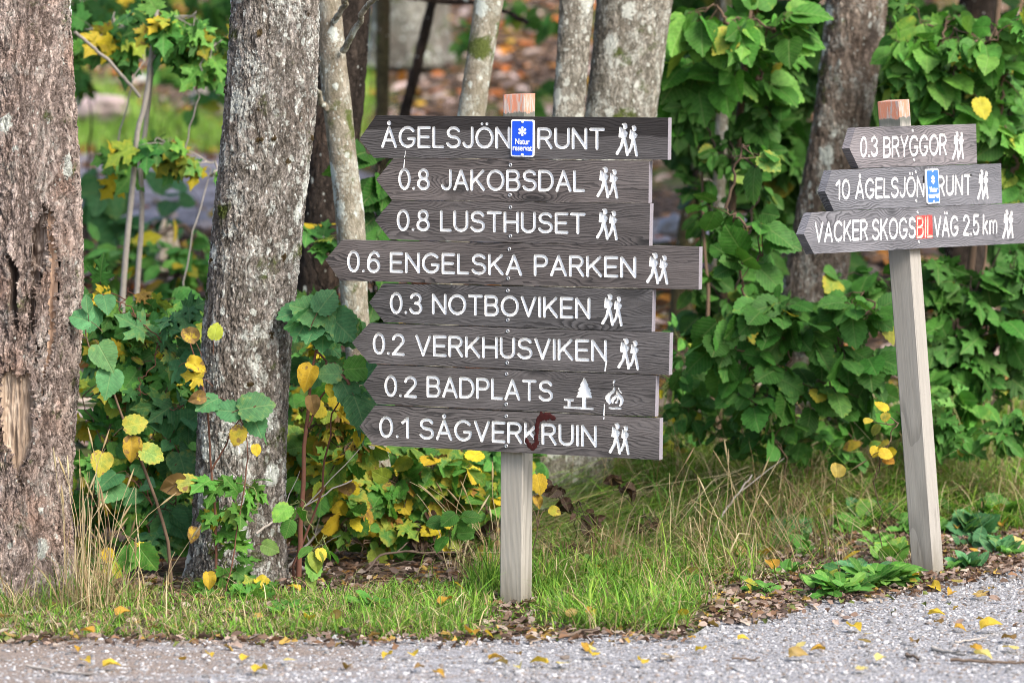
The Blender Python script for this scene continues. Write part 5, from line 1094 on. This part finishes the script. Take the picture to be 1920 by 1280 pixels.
grass(1500, (-60, 1115, 1300, 1200), .085, .0026, .85, 2.0, 1.2)
grass(1500, (-40, 1060, 200, 1160), .085, .003, .65, .8)
grass(9000, (1130, 850, 1520, 1010), .15, .0045, .16, 1.4, 1.0, .06, (-.4, -.4))
grass(2600, (1020, 830, 1560, 1080), .24, .0032, .75, 1.5, 1.0, .05, (-.3, -.6))
grass(1800, (1420, 780, 1960, 960), .22, .0032, .70, 1.4, 1.0, .05, (-.3, -.5))
grass(3000, (1140, 860, 1430, 965), .15, .004, .04, 1.2, 1.0, .05, (-.4, -.3))
grass(3600, (1130, 850, 1480, 1000), .19, .0042, .12, 1.7, 1.1, .035, (-.6, -.4))
grass(1600, (1480, 830, 1960, 960), .17, .004, .15, 1.6, 1.1, .035, (-.5, -.4))
grass(1500, (1700, 790, 1960, 880), .14, .004, .08, 1.0, .9, .05)
grass(5200, (1000, 900, 1420, 1100), .13, .004, .38, 1.3, 1.0, .06, (-.3, -.4))
grass(6500, (1420, 800, 1960, 960), .12, .004, .25, 1.1, .9, .06)
grass(4500, (1700, 860, 1980, 1000), .08, .004, .20, 1.0, .9, .05)
grass(900, (1400, 950, 1760, 1090), .06, .003, .45, .9)
grass(1800, (1150, 740, 1960, 900), .13, .004, .55, 1.0, .9, .05)
tag(mb.build("grass", M_GRASS, None, smooth=True), "green verge grass mixed with dry straw", "grass", None, "stuff")
mb = MB()
P = np.stack([g.uniform(-5, 5, 36000), g.uniform(19.0, 22.5, 36000), np.zeros(36000)], -1); P[:, 2] = gz(P[:, 0], P[:, 1])
P = P[(P[:, 0] < -0.75) & (np.sin(P[:, 0] * 2.1 + P[:, 1]) > -.75)]
V, f, c = blades(P, .13 * g.lognormal(0, .3, len(P)), np.full(len(P), .010), np.array([(.32, .54, .08)]) * g.uniform(.7, 1.3, (len(P), 1)), g, .5, 3); mb.add(V, f, c)  # lighter green than the verge: a sunlit look put into the blade colour
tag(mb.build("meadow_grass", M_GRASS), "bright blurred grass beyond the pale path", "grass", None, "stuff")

def stalks(name, label, spots, D, h, n, seed, seeds=True, group=None, dry=1.0, lean=.25, head=.06):
    """a tuft of tall dry stems with slim seed heads"""
    g = np.random.default_rng(seed); B = gp(spots, D) if isinstance(spots, (int, float)) else ground_at(*spots)
    t = thing(name, label, "grass tuft", B, group); m1, m2 = MB(), MB()
    for k in range(n):
        b = B + g.normal(0, .05, 3) * (1.3, 1, 0); H = h * g.uniform(.5, 1.1); a = g.uniform(0, 6.28); l = lean * g.uniform(0, 1.3) * H
        e = b + np.array([math.cos(a) * l, math.sin(a) * l * .6, H]); S = wobble(bez(b, b + (e - b) * (.25, .25, .65), e, 9), .008, seed + k)
        c = np.array([*(DRY[g.integers(0, 3)] * g.uniform(.8, 1.3)), 1]); v_, f_ = tube(S, np.linspace(.0016, .0008, 9), 4); m1.add(v_, f_, c)
        if seeds and g.uniform() < .55:
            m2 = MB(); q = norm(S[-1] - S[-2]); Hh = np.stack([S[-1] + q * s for s in np.linspace(0, head, 6)]); v_, f_ = tube(Hh, [.0012, .003, .0036, .003, .002, .0005], 5); m2.add(v_, f_, c * .9); m2.build("seed_head", M_GRASS, t, B)
    nb = n * 5; pos = B + g.normal(0, .05, (nb, 3)) * (1.3, 1, 0); V, f, c = blades(pos, h * .45 * g.uniform(.4, 1.2, nb), np.full(nb, .0034), gcol(nb, .7 * dry, g), g, .7); m1.add(V, f, c)
    m1.build("stem", M_GRASS, t, B)
    return t
stalks("dry_grass_tuft", "tall straw coloured grass tuft with slim seed heads at the scarred tree's foot", (172, 1150), 0, .44, 26, 1)
stalks("dry_grass_tuft", "shorter bent straw tuft between the scarred tree and the leafy thicket", (225, 1140), 0, .30, 16, 2, lean=.5)
stalks("dry_grass_tuft", "sparse straw stems rising under the sign's lowest right corner", (1235, 1080), 0, .34, 6, 3, lean=.35)
stalks("dry_grass_tuft", "arching straw stems in the middle of the grass bank", (1400, 1060), 0, .34, 12, 4, lean=1.0)
stalks("dry_grass_tuft", "thin upright straw stems on the bank in front of the hazel bush", (1330, 960), 0, .30, 9, 5, lean=.9)
stalks("dry_grass_tuft", "long arching straw beside the leaning post's left", (1580, 930), 0, .36, 14, 6, lean=.9)
stalks("dry_grass_tuft", "upright seed stems right of the leaning post", (1800, 890), 0, .40, 14, 7, lean=.3)
stalks("dry_grass_tuft", "straw tuft leaning at the picture's far side of the bank", (1890, 900), 0, .32, 14, 8, lean=.5)
stalks("dry_grass_tuft", "loose straw tangle beside the post under the big sign", (900, 1075), 0, .28, 18, 9, lean=.9)
stalks("dry_grass_tuft", "matted straw tuft below the grass bank near the brown litter", (1270, 1130), 0, .16, 22, 10, lean=.9, seeds=False)

def rosette(name, label, px, py, n, L, kind, pal, seed, cat="plant", up=.5, group=None):
    g = np.random.default_rng(seed); B = ground_at(px, py); t = thing(name, label, cat, B, group); lv = MB()
    a = g.uniform(0, 6.28, n); dr = norm(np.stack([np.cos(a), np.sin(a), g.uniform(.3, 1.6, n) * up], -1)); nr = norm(np.stack([-np.cos(a) * .5, -np.sin(a) * .5 - .7, np.ones(n)], -1) + g.normal(0, .3, (n, 3))); nr = norm(nr - dr * np.sum(nr * dr, 1, keepdims=True))
    put_leaves(lv, kind, np.repeat(B[None], n, 0) + g.normal(0, .02, (n, 3)) * (1, 1, 0) + (0, 0, .015), dr, nr, L * g.uniform(.6, 1.2, n), pick(pal, n, g)); lv.build("foliage", M_LEAF, t, B)
for k, (px, py, n, L, kd, pl_, lb) in enumerate([
  (1672, 1104, 26, .13, 'dande', 'fresh', "dandelion rosette against the leaning post's foot"), (1640, 1108, 24, .12, 'dande', 'fresh', "dandelion rosette under the curled yellow leaf, left of the leaning post"),
  (1570, 1122, 22, .11, 'dande', 'fresh', "outermost dandelion rosette at the gravel edge, farthest from the leaning post"), (1610, 1090, 18, .10, 'dande', 'blue', "dandelion rosette behind the others"),
  (1778, 1076, 8, .06, 'dande', 'fresh', "small dandelion tucked at the sunny side of the leaning post"), (1545, 1110, 14, .08, 'oval', 'fresh', "low broadleaf weed at the litter edge")]):
    rosette("dandelion" if kd == 'dande' else "broadleaf_weed", lb, px, py, int(n * 1.7), L * .78, kd, pl_, 300 + k, up=1.0)
for k, (px, py, n, L, kd, pl_, lb) in enumerate([
  (1235, 1010, 12, .10, 'hazel', 'blue', "broad leaved herb in the grass under the sign's lowest corner"), (1130, 1085, 14, .07, 'oval', 'fresh', "little herb in the grass between the post and the litter"),
  (1880, 985, 22, .10, 'hazel', 'fresh', "leafy herb patch at the picture's edge right of the leaning post"), (1820, 1005, 18, .09, 'hazel', 'blue', "blue green herb beside the leaning post's sunny side"),
  (1640, 980, 18, .07, 'hazel', 'blue', "small clover like herb left of the leaning post"), (1590, 1000, 16, .06, 'hazel', 'fresh', "tiny round leaved herb amid the brown litter"),
  (1480, 1010, 10, .07, 'hazel', 'blue', "round leaved seedling in the middle of the grass bank"), (1470, 1085, 10, .06, 'oval', 'fresh', "small weed among dead leaves near the gravel"),
  (1900, 1050, 10, .05, 'dande', 'fresh', "small weed in the brown litter at the gravel corner"), (700, 1150, 16, .06, 'dande', 'fresh', "pale weed in the verge left of the big post"),
  (540, 1160, 16, .05, 'dande', 'fresh', "feathery weed in the verge below the stout grey trunk"), (470, 1130, 10, .07, 'maple', 'fresh', "tiny maple seedling at the stout grey trunk's foot"),
  (1290, 900, 12, .10, 'oval', 'fresh', "light green broad herb on the top of the grass bank"), (1740, 1000, 12, .07, 'hazel', 'fresh', "herb half hidden behind the leaning post"),
  (1420, 1120, 12, .06, 'dande', 'fresh', "weed at the brown litter's edge below the bank"), (1850, 880, 14, .10, 'maple', 'fresh', "lobed weed on the bank at the picture's edge")]):
    rosette("broadleaf_weed", lb, px, py, int(n * 1.3), L, kd, pl_, 330 + k, up=1.1)
gw = np.random.default_rng(12)
for k in range(46):
    px, py = (gw.uniform(1440, 1915), gw.uniform(880, 1105)) if k < 34 else (gw.uniform(1130, 1440), gw.uniform(930, 1110))
    if abs(px - (1675 + (py - 190) * .075)) < 40: px += 70
    if ground_at(px, py)[1] < edge_y(ground_at(px, py)[0]) + .08: continue
    bank = py < 985
    rosette("small_weed", "small leafy weed standing in the grass of the bank" if bank else "small leafy weed sprouting from the brown leaf litter", px, py, int(gw.integers(7, 16)), gw.uniform(.045, .085), ('hazel', 'oval', 'dande', 'hazel')[k % 4], ('fresh', 'blue', 'fresh', 'mixed')[k % 4], 600 + k, "weed", 1.2, "small weeds in the grass of the bank" if bank else "small weeds in the brown leaf litter")
plant("withered_herb", "withered brown herb with curled dead leaves beside the big sign's post", "plant", 1050, 11.7, [(1040, 930, 40, 50, 16), (1090, 960, 40, 60, 16), (1050, 1030, 40, 40, 12)], 'curl', 'brown', .036, 'dark', .003, 41)
plant("withered_herb", "withered brown stems under the sign's lowest board, near the leaning trunk's foot", "plant", 1160, 11.9, [(1150, 930, 40, 50, 12), (1200, 980, 30, 40, 8)], 'curl', 'brown', .034, 'dark', .003, 42)
plant("withered_herb", "dead brown stalks hanging in the dark hollow left of the big post", "plant", 820, 11.7, [(800, 1010, 40, 50, 14), (840, 1060, 30, 40, 10), (900, 1010, 30, 60, 10)], 'curl', 'brown', .036, 'dark', .003, 43)
plant("yellowing_sprout", "little sprout with yellow leaf tips beside the sign's post", "sprout", 870, 11.3, [(850, 1010, 30, 34, 7), (860, 970, 20, 20, 3)], 'hazel', 'fresh', .05, 'green', .0025, 44)
plant("yellowing_sprout", "thin sprout with one big yellow leaf touching the post's sunny face", "sprout", 1020, 11.2, [(1010, 960, 20, 20, 2)], 'hazel', 'turn', .05, 'brown', .0025, 45, extra=[(1010, 905, 44, -80, 'hazel', (.62, .42, .03, .25)), (1008, 938, 30, -70, 'curl', (.50, .28, .06, .6))])
plant("yellowing_sprout", "thin stem with small yellow leaves left of the leaning post", "sprout", 1690, 11.7, [(1650, 790, 30, 24, 5), (1660, 840, 26, 20, 4)], 'hazel', 'yellow', .05, 'brown', .0025, 46, extra=[(1660, 850, 32, 0, 'hazel', (.68, .48, .03, .2)), (1570, 880, 44, 80, 'curl', (.62, .48, .12, .4))])

# dead twigs in the hollow
def branch_thing(name, label, pts, D, r, mat, seed, cat="branch", fork=0):
    P = np.array([at(x, y, D + d) for x, y, d in pts]); B = P[0]; g = np.random.default_rng(seed)
    n = 20; tt = np.linspace(0, len(P) - 1, n); Q = wobble(np.stack([np.interp(tt, range(len(P)), P[:, k]) for k in range(3)], -1), .012, seed)
    m = MB(); v_, f_ = tube(Q, np.linspace(r, r * .5, n), 7); m.add(v_, f_)
    for k in range(fork):
        i = g.integers(4, 16); e = Q[i] + norm(Q[-1] - Q[0]) * .15 + g.normal(0, .07, 3); v_, f_ = tube(wobble(bez(Q[i], .5 * (Q[i] + e) + g.normal(0, .015, 3), e, 7), .006, seed + k), np.linspace(r * .5, r * .2, 7), 5); m.add(v_, f_)
    o = m.build(name, mat, None, B); o.location = B
    return tag(o, label, cat)
M_TWIG = plain("dead_twig_bark", (.115, .085, .065), .9, .1, .5, 40); M_TWIGG = plain("grey_twig_bark", (.30, .27, .24), .9, .1, .4, 40)
for k, (pts, D, r, lb, fk) in enumerate([
  ([(600, 1100, 0), (680, 1070, .1), (760, 1020, .2)], 11.6, .009, "brown dead branch slanting up in the dark hollow", 3), ([(560, 1130, 0), (660, 1120, 0), (780, 1110, .1)], 11.3, .006, "thin dead twig along the bottom of the hollow", 2),
  ([(700, 1060, 0), (800, 1075, .1), (900, 1060, .1)], 11.8, .006, "dead twig crossing the hollow behind the straw", 3), ([(520, 1085, 0), (600, 990, .1), (680, 950, .2)], 11.5, .005, "grey leafless twig arching over the hollow", 3),
  ([(640, 1120, -.1), (720, 1040, .1), (880, 1030, .2)], 11.5, .005, "long dead twig rising through the hollow toward the post", 4), ([(900, 1100, 0), (820, 1040, .1), (760, 960, .2)], 11.6, .005, "dead twig leaning back from the post into the bush", 4), ([(560, 1060, 0), (620, 1095, 0), (730, 1090, .1)], 11.45, .007, "forked dead branch lying in the hollow beside the stout grey trunk", 4),
  ([(480, 1000, -.1), (540, 960, 0), (660, 900, .1)], 11.3, .004, "thin bare twig reaching out from the stout grey trunk", 2), ([(420, 860, 0), (460, 920, 0), (380, 1030, 0)], 11.05, .003, "fine reddish twig hanging in front of the stout grey trunk", 2),
  ([(1300, 1060, 0), (1360, 960, .2), (1410, 890, .3)], 11.9, .005, "grey lichened stick leaning on the grass bank", 1), ([(1260, 1065, 0), (1330, 1085, 0), (1400, 1090, .05)], 11.6, .005, "brown stick lying at the foot of the grass bank", 1)]):
    branch_thing("dead_branch", lb, pts, D, r, M_TWIGG if "grey" in lb else M_TWIG, 500 + k, "branch", fk)
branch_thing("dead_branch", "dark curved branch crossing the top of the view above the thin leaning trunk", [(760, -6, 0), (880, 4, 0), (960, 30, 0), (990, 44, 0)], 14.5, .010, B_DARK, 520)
branch_thing("dead_branch", "pale blurred branch tangle beyond the long board's square end", [(1300, 560, 0), (1360, 600, .2), (1440, 640, .3)], 14.2, .010, M_TWIGG, 521, "branch", 4)
branch_thing("dead_branch", "arching brown branch low before the pale path", [(140, 500, 0), (240, 460, .2), (340, 420, .3), (390, 490, .4)], 14.6, .012, M_TWIG, 522, "branch", 3)
branch_thing("fallen_log", "long pale fallen log on the slope beyond the bright grass", [(130, 190, 0), (260, 160, .3), (420, 120, .8)], 21.6, .07, B_FAR, 523, "log")
branch_thing("fallen_log", "second pale log lying lower on the far slope behind the sapling stems", [(300, 150, 0), (380, 135, .3), (470, 105, .6)], 21.0, .04, B_FAR, 524, "log")
# pale stump and boulders upslope
def lumpy(name, label, px, py, D, s, col, seed, cat, flat=.7):
    g = np.random.default_rng(seed); u, v = np.meshgrid(np.linspace(0, 2 * np.pi, 40, endpoint=False), np.linspace(0.02, np.pi - .02, 24)); B = at(px, py, D)
    d = np.stack([np.sin(v) * np.cos(u), np.sin(v) * np.sin(u), np.cos(v)], -1).reshape(-1, 3)
    r = np.array([1 + .35 * mnoise.noise(Vector(q * 1.4 + seed)) + .12 * mnoise.noise(Vector(q * 4 + seed)) for q in d])
    V = d * r[:, None] * np.array(s); i = np.arange(23)[:, None] * 40; j = np.arange(40)[None]; f = np.stack([i + j, i + 40 + j, i + 40 + (j + 1) % 40, i + (j + 1) % 40], -1).reshape(-1, 4)
    m = NT(name + "_stone"); c = m.objc(); o = mk(name, V, [f], m.fin(m.mix(m.noise(c, 14, 5, .7), tuple(x * .6 for x in col), col), .9, m.bump(m.noise(c, 30, 4), .02), .2)); o.location = B
    return tag(o, label, cat)
lumpy("boulder", "pinkish boulder in the bright far grass beside the scarred tree", 185, 205, 20.2, (.16, .14, .09), (.52, .40, .38), 3, "boulder")
lumpy("boulder", "pinkish stone half hidden by leaves near the stout grey trunk", 400, 185, 20.4, (.14, .12, .09), (.50, .42, .38), 4, "boulder")
lumpy("boulder", "pale stone on the far path beyond the long board's square end", 1265, 425, 16.6, (.07, .06, .05), (.55, .52, .55), 5, "boulder")
def stump():
    B = at(318, 505, 15.0); t = thing("tree_stump", "pale split stump before the grey path", "stump", B); g = np.random.default_rng(2)
    for k in range(3):
        P = np.array([[(-.035 + .035 * k) * (1 - s * .5), .01 * k, s * (.20 - .02 * k)] for s in np.linspace(0, 1, 8)]); v_, f_ = tube(wobble(P, .01, k), np.linspace(.034, .007, 8), 9); mk("splinter", v_, [f_], M_TWIGS, t)
M_TWIGS = plain("pale_stump_wood", (.48, .40, .30), .9, .1, .3, 30)
stump()

# ------------------------------------------------------------------ litter, gravel, fallen leaves
def litter(n, P, size, cols, g, kind='oval_far', tilt=.5, lift=.01):
    n = len(P); lv = MB(); a = g.uniform(0, 6.28, n); dr = norm(np.stack([np.cos(a), np.sin(a), g.normal(0, .25, n)], -1)); nr = norm(np.stack([g.normal(0, tilt, n), g.normal(-.1, tilt, n), np.ones(n)], -1)); nr = norm(nr - dr * np.sum(nr * dr, 1, keepdims=True))
    c = np.asarray(cols)[g.integers(0, len(cols), n)] * g.uniform(.6, 1.3, (n, 1)); c = np.concatenate([c, np.ones((n, 1))], 1)
    put_leaves(lv, kind, P + (0, 0, lift), dr, nr, size * g.uniform(.5, 1.4, n), c); return lv
LB = [(.17, .11, .08), (.26, .18, .14), (.12, .075, .05), (.36, .27, .22), (.20, .11, .06), (.42, .34, .27)]; LO = [tuple(min(.7, q * 1.6) for q in c) for c in LB] + [(.62, .25, .04), (.68, .42, .05), (.55, .17, .04), (.62, .48, .42), (.60, .45, .40)]
g = np.random.default_rng(77)
P = np.stack([g.uniform(-6, 6, 26000), g.uniform(13.6, 26, 26000), np.zeros(26000)], -1); P = P[np.abs(P[:, 0]) < .145 * P[:, 1] + .3]; P = P[~((P[:, 1] > 17.2) & (P[:, 1] < 18.8) & (g.uniform(0, 1, len(P)) < .70))]; P[:, 2] = gz(P[:, 0], P[:, 1])
tag(litter(0, P, .10, LO, g, 'oval_far').build("leaf_litter", M_LITTER), "brown and orange leaf litter covering the far slope", "leaf litter", None, "stuff")
P = np.concatenate([scatter_px(9000, (1290, 1000, 1980, 1180), g), scatter_px(4500, (-80, 1090, 1300, 1222), g), scatter_px(1200, (480, 1020, 960, 1150), g), scatter_px(4500, (1000, 860, 1960, 1100), g), scatter_px(2500, (1680, 990, 1980, 1060), g)])
e = P[:, 1] - edge_y(P[:, 0]); P = P[(e > -.10 + .09 * g.uniform(-1, 1, len(P))) | (g.uniform(0, 1, len(P)) < .02)]; P[:, 2] = np.maximum(gz(P[:, 0], P[:, 1]), .006)
lb_ = litter(0, P[::2], .028, LB, g, 'oval_far', .7); l2_ = litter(0, P[1::2], .026, LB + [(.40, .26, .06), (.14, .17, .04)], g, 'crumb', .8)
for v_, f_, c_, u_ in zip(l2_.v, [l2_.f], l2_.c, l2_.u): lb_.add(v_, f_, c_, u_)
tag(lb_.build("leaf_crumbs", M_LITTER), "crumbled brown leaves along the gravel edge and under the plants", "leaf litter", None, "stuff")

# gravel stones
ph = (1 + 5 ** .5) / 2
ICO = norm(np.array([(-1, ph, 0), (1, ph, 0), (-1, -ph, 0), (1, -ph, 0), (0, -1, ph), (0, 1, ph), (0, -1, -ph), (0, 1, -ph), (ph, 0, -1), (ph, 0, 1), (-ph, 0, -1), (-ph, 0, 1)], float))
ICF = np.array([(0, 11, 5), (0, 5, 1), (0, 1, 7), (0, 7, 10), (0, 10, 11), (1, 5, 9), (5, 11, 4), (11, 10, 2), (10, 7, 6), (7, 1, 8), (3, 9, 4), (3, 4, 2), (3, 2, 6), (3, 6, 8), (3, 8, 9), (4, 9, 5), (2, 4, 11), (6, 2, 10), (8, 6, 7), (9, 8, 1)])
n = 78000; x = g.uniform(-1.75, 1.95, n); y = g.uniform(9.2, 12.4, n); e = y - edge_y(x); dirt = np.sin(x * 2.2 + 1) * .3 + np.sin(y * 9 + x) * .35 - x * .55
keep = (e < .03 * g.normal(0, 1, n)) & (g.uniform(0, 1, n) > np.clip(dirt - .15, 0, .82)); x, y = x[keep], y[keep]; n = len(x)
s = .0035 * g.lognormal(0, .40, n); sh = g.uniform(.6, 1.3, (n, 1, 3)) * (1, 1, .75); V = ICO[None] * g.uniform(.75, 1.2, (n, 12, 1)) * sh * s[:, None, None]
a = g.uniform(0, 6.28, n); ca, sa = np.cos(a)[:, None], np.sin(a)[:, None]; V = np.stack([V[..., 0] * ca - V[..., 1] * sa, V[..., 0] * sa + V[..., 1] * ca, V[..., 2]], -1)
V += np.stack([x, y, np.maximum(gz(x, y) + .004, .002) + s * .35], -1)[:, None]
gc = np.array([(.23, .228, .232), (.32, .317, .322), (.16, .158, .16), (.37, .366, .371), (.24, .205, .185), (.39, .385, .39), (.17, .14, .12)])[g.integers(0, 7, n)] * g.uniform(.75, 1.2, (n, 1))
tag(mk("gravel", V.reshape(-1, 3), [(ICF[None] + 12 * np.arange(n)[:, None, None]).reshape(-1, 3)], M_STONE, None, False, {'tint': np.repeat(np.concatenate([gc, np.ones((n, 1))], 1), 12, 0)}), "loose grey gravel stones on the road", "gravel", None, "stuff")

# single fallen leaves
YL = (.66, .46, .05, .35); YP = (.68, .56, .20, .25); OR = (.55, .24, .04, .6); BR = (.22, .12, .06, .9); PB = (.45, .33, .24, .6)
def leaf_obj(kind, tint, seed):
    lv = MB(); put_leaves(lv, kind, np.zeros((1, 3)), np.array([[0, 1., 0.12]]), np.array([[.15, -.1, 1.]]), np.array([1.0]), np.array([tint], float)); 
    v_, f_ = tube(np.array([(0, 0, 0), (.02, -.15, .02), (.0, -.35, .0)]), .012, 4); lv.add(v_, f_, np.array([.3, .2, .06, .2]), np.zeros((len(v_), 2)))
    return lv
protos = {}
LEAFS = [  # px, py, length px, colour, shape, where
 (480, 1273, 44, YL, 'curl', 1), (552, 1250, 32, YP, 'hazel', 1), (195, 1264, 40, YL, 'curl', 1), (158, 1252, 30, YL, 'curl', 1), (150, 1228, 26, OR, 'curl', 1), (20, 1206, 44, PB, 'hazel', 1), (345, 1250, 24, OR, 'hazel', 1), (390, 1240, 26, YL, 'curl', 1), (455, 1252, 30, YL, 'curl', 1),
 (732, 1240, 32, YL, 'curl', 1), (778, 1244, 32, YL, 'curl', 1), (880, 1200, 46, OR, 'curl', 1), (925, 1208, 34, YL, 'hazel', 1), (655, 1262, 34, BR, 'curl', 1), (792, 1266, 26, BR, 'curl', 1), (815, 1275, 30, OR, 'curl', 1), (918, 1250, 36, OR, 'curl', 1), (950, 1260, 30, PB, 'curl', 1),
 (988, 1212, 28, BR, 'curl', 1), (970, 1240, 24, BR, 'curl', 1), (975, 1262, 30, YP, 'curl', 1), (1025, 1258, 40, YL, 'curl', 1), (1060, 1256, 40, YP, 'hazel', 1), (1105, 1222, 38, OR, 'curl', 1), (1112, 1244, 36, YL, 'curl', 1), (1110, 1230, 26, YP, 'hazel', 1), (1205, 1258, 34, YL, 'curl', 1), (1260, 1245, 30, PB, 'hazel', 1), (1320, 1232, 30, YL, 'curl', 1), (1384, 1212, 26, YL, 'curl', 1), (1304, 1208, 24, OR, 'hazel', 1),
 (1595, 1188, 42, YL, 'curl', 1), (1627, 1202, 22, YL, 'hazel', 1), (1630, 1218, 34, PB, 'hazel', 1), (1710, 1216, 30, BR, 'curl', 1), (1545, 1232, 34, OR, 'curl', 1), (1500, 1226, 30, YP, 'hazel', 1), (1480, 1244, 42, PB, 'curl', 1), (1645, 1252, 32, YP, 'curl', 1), (1610, 1268, 34, YP, 'maple', 1), (1790, 1190, 28, OR, 'curl', 1), (1840, 1192, 48, YL, 'curl', 1), (1820, 1228, 36, OR, 'curl', 1), (1830, 1240, 42, YP, 'curl', 1), (1880, 1226, 26, YL, 'hazel', 1), (1900, 1212, 36, BR, 'curl', 1), (1905, 1230, 30, YP, 'hazel', 1), (1742, 1166, 36, YL, 'curl', 1), (1765, 1182, 26, BR, 'curl', 1), (1795, 1104, 34, YP, 'hazel', 1), (1785, 1122, 28, OR, 'curl', 1), (1840, 1130, 40, PB, 'maple', 1), (1745, 1110, 36, YL, 'curl', 1), (1905, 1032, 52, YP, 'hazel', 1), (1880, 996, 44, OR, 'curl', 0), (1790, 1000, 32, OR, 'curl', 0), (1835, 1052, 26, OR, 'hazel', 0),
 (830, 1152, 42, OR, 'curl', 0), (630, 1180, 34, PB, 'hazel', 0), (578, 1182, 36, YL, 'curl', 0), (220, 1174, 40, OR, 'curl', 0), (175, 1206, 34, OR, 'curl', 0), (870, 1124, 32, YL, 'hazel', 0), (1072, 1175, 36, PB, 'hazel', 0), (1110, 1172, 34, OR, 'maple', 0), (1283, 1172, 32, YL, 'hazel', 0), (560, 1126, 30, YL, 'curl', 0), (700, 1148, 26, PB, 'hazel', 0), (1180, 1078, 34, OR, 'hazel', 0), (1215, 1084, 40, PB, 'curl', 0), (1450, 1086, 44, OR, 'curl', 0), (1430, 1062, 44, OR, 'maple', 0), (1580, 1072, 50, YL, 'hazel', 0), (1592, 910, 40, OR, 'maple', 0), (1508, 944, 30, (.50, .12, .03, .5), 'maple', 0), (1556, 975, 40, (.45, .42, .06, .4), 'hazel', 0), (1380, 1058, 38, PB, 'hazel', 0), (1300, 1098, 40, PB, 'curl', 0), (1910, 920, 36, PB, 'maple', 0), (1360, 905, 34, YL, 'hazel', 0), (1290, 868, 44, YP, 'hazel', 0), (1720, 1098, 30, YL, 'curl', 0)]
CN = {YL: "yellow", YP: "pale cream yellow", OR: "orange brown", BR: "dark brown", PB: "pinkish beige"}
mini = {}
for k, (px, py, L, col, kd, road) in enumerate(LEAFS):
    key = (kd, col)
    B = ground_at(px, py + 6) if not road else ground_at(px, py)
    if key not in protos:
        o = leaf_obj(kd, col, k).build("fallen_leaf", M_LEAF); protos[key] = o
    else:
        o = protos[key].copy(); COL.objects.link(o)
    s_ = PXM(L * .76, B[1]); o.scale = (s_,) * 3
    o.location = (B[0], B[1], max(B[2], .008) + (.012 if road else .03)); gg = np.random.default_rng(900 + k)
    o.rotation_euler = (gg.normal(0.25 if road else .55, .18), gg.normal(0, .25), gg.uniform(0, 6.28))
    shp = {'curl': "curled", 'hazel': "flat oval", 'maple': "lobed"}[kd]
    where = "on the grey gravel road" if road else "in the grass and litter of the verge"
    tag(o, f"{shp} {CN.get(col, 'mottled red or green')} leaf fallen {where}", "leaf", f"{shp} {CN.get(col, 'mottled')} leaves fallen {where}")
# twigs on the gravel
for k, (a_, b_, r, lb) in enumerate([((1748, 1226), (1808, 1240), .006, "short thick greenish twig on the gravel near the corner"), ((1782, 1249), (1935, 1254), .005, "long dark twig on the gravel running out of the picture"), ((1790, 1212), (1850, 1205), .003, "thin dark twig lying beyond the thick one on the gravel"),
  ((1048, 1206), (1118, 1196), .006, "pale bent stick at the grass edge below the big sign"), ((1238, 1246), (1275, 1243), .004, "short brown stick on the gravel below the grass tuft"), ((1372, 1245), (1425, 1243), .003, "fine dark twig on the middle gravel"), ((50, 1258), (180, 1274), .004, "long dark twig on the dirt at the picture's corner"), ((1700, 1238), (1722, 1248), .005, "stubby twig left of the thick greenish twig"), ((1258, 1180), (1300, 1192), .005, "grey stick in the brown litter beside the grass")]):
    A_, B_ = ground_at(*a_), ground_at(*b_); A_[2] = B_[2] = .008 + r; gg = np.random.default_rng(k)
    m = MB(); Q = wobble(np.linspace(A_, B_, 14) + np.array([0, 0, .004]), .008, 40 + k); v_, f_ = tube(Q, np.linspace(r, r * .6, 14), 7); m.add(v_, f_)
    e_ = Q[8] + norm(Q[-1] - Q[0]) * .03 + gg.normal(0, .012, 3); v_, f_ = tube(np.linspace(Q[8], e_, 5), np.linspace(r * .6, r * .3, 5), 5); m.add(v_, f_)
    o = m.build("fallen_twig", M_TWIG if k % 2 else M_TWIGG, None, A_); o.location = A_; tag(o, lb, "twig")
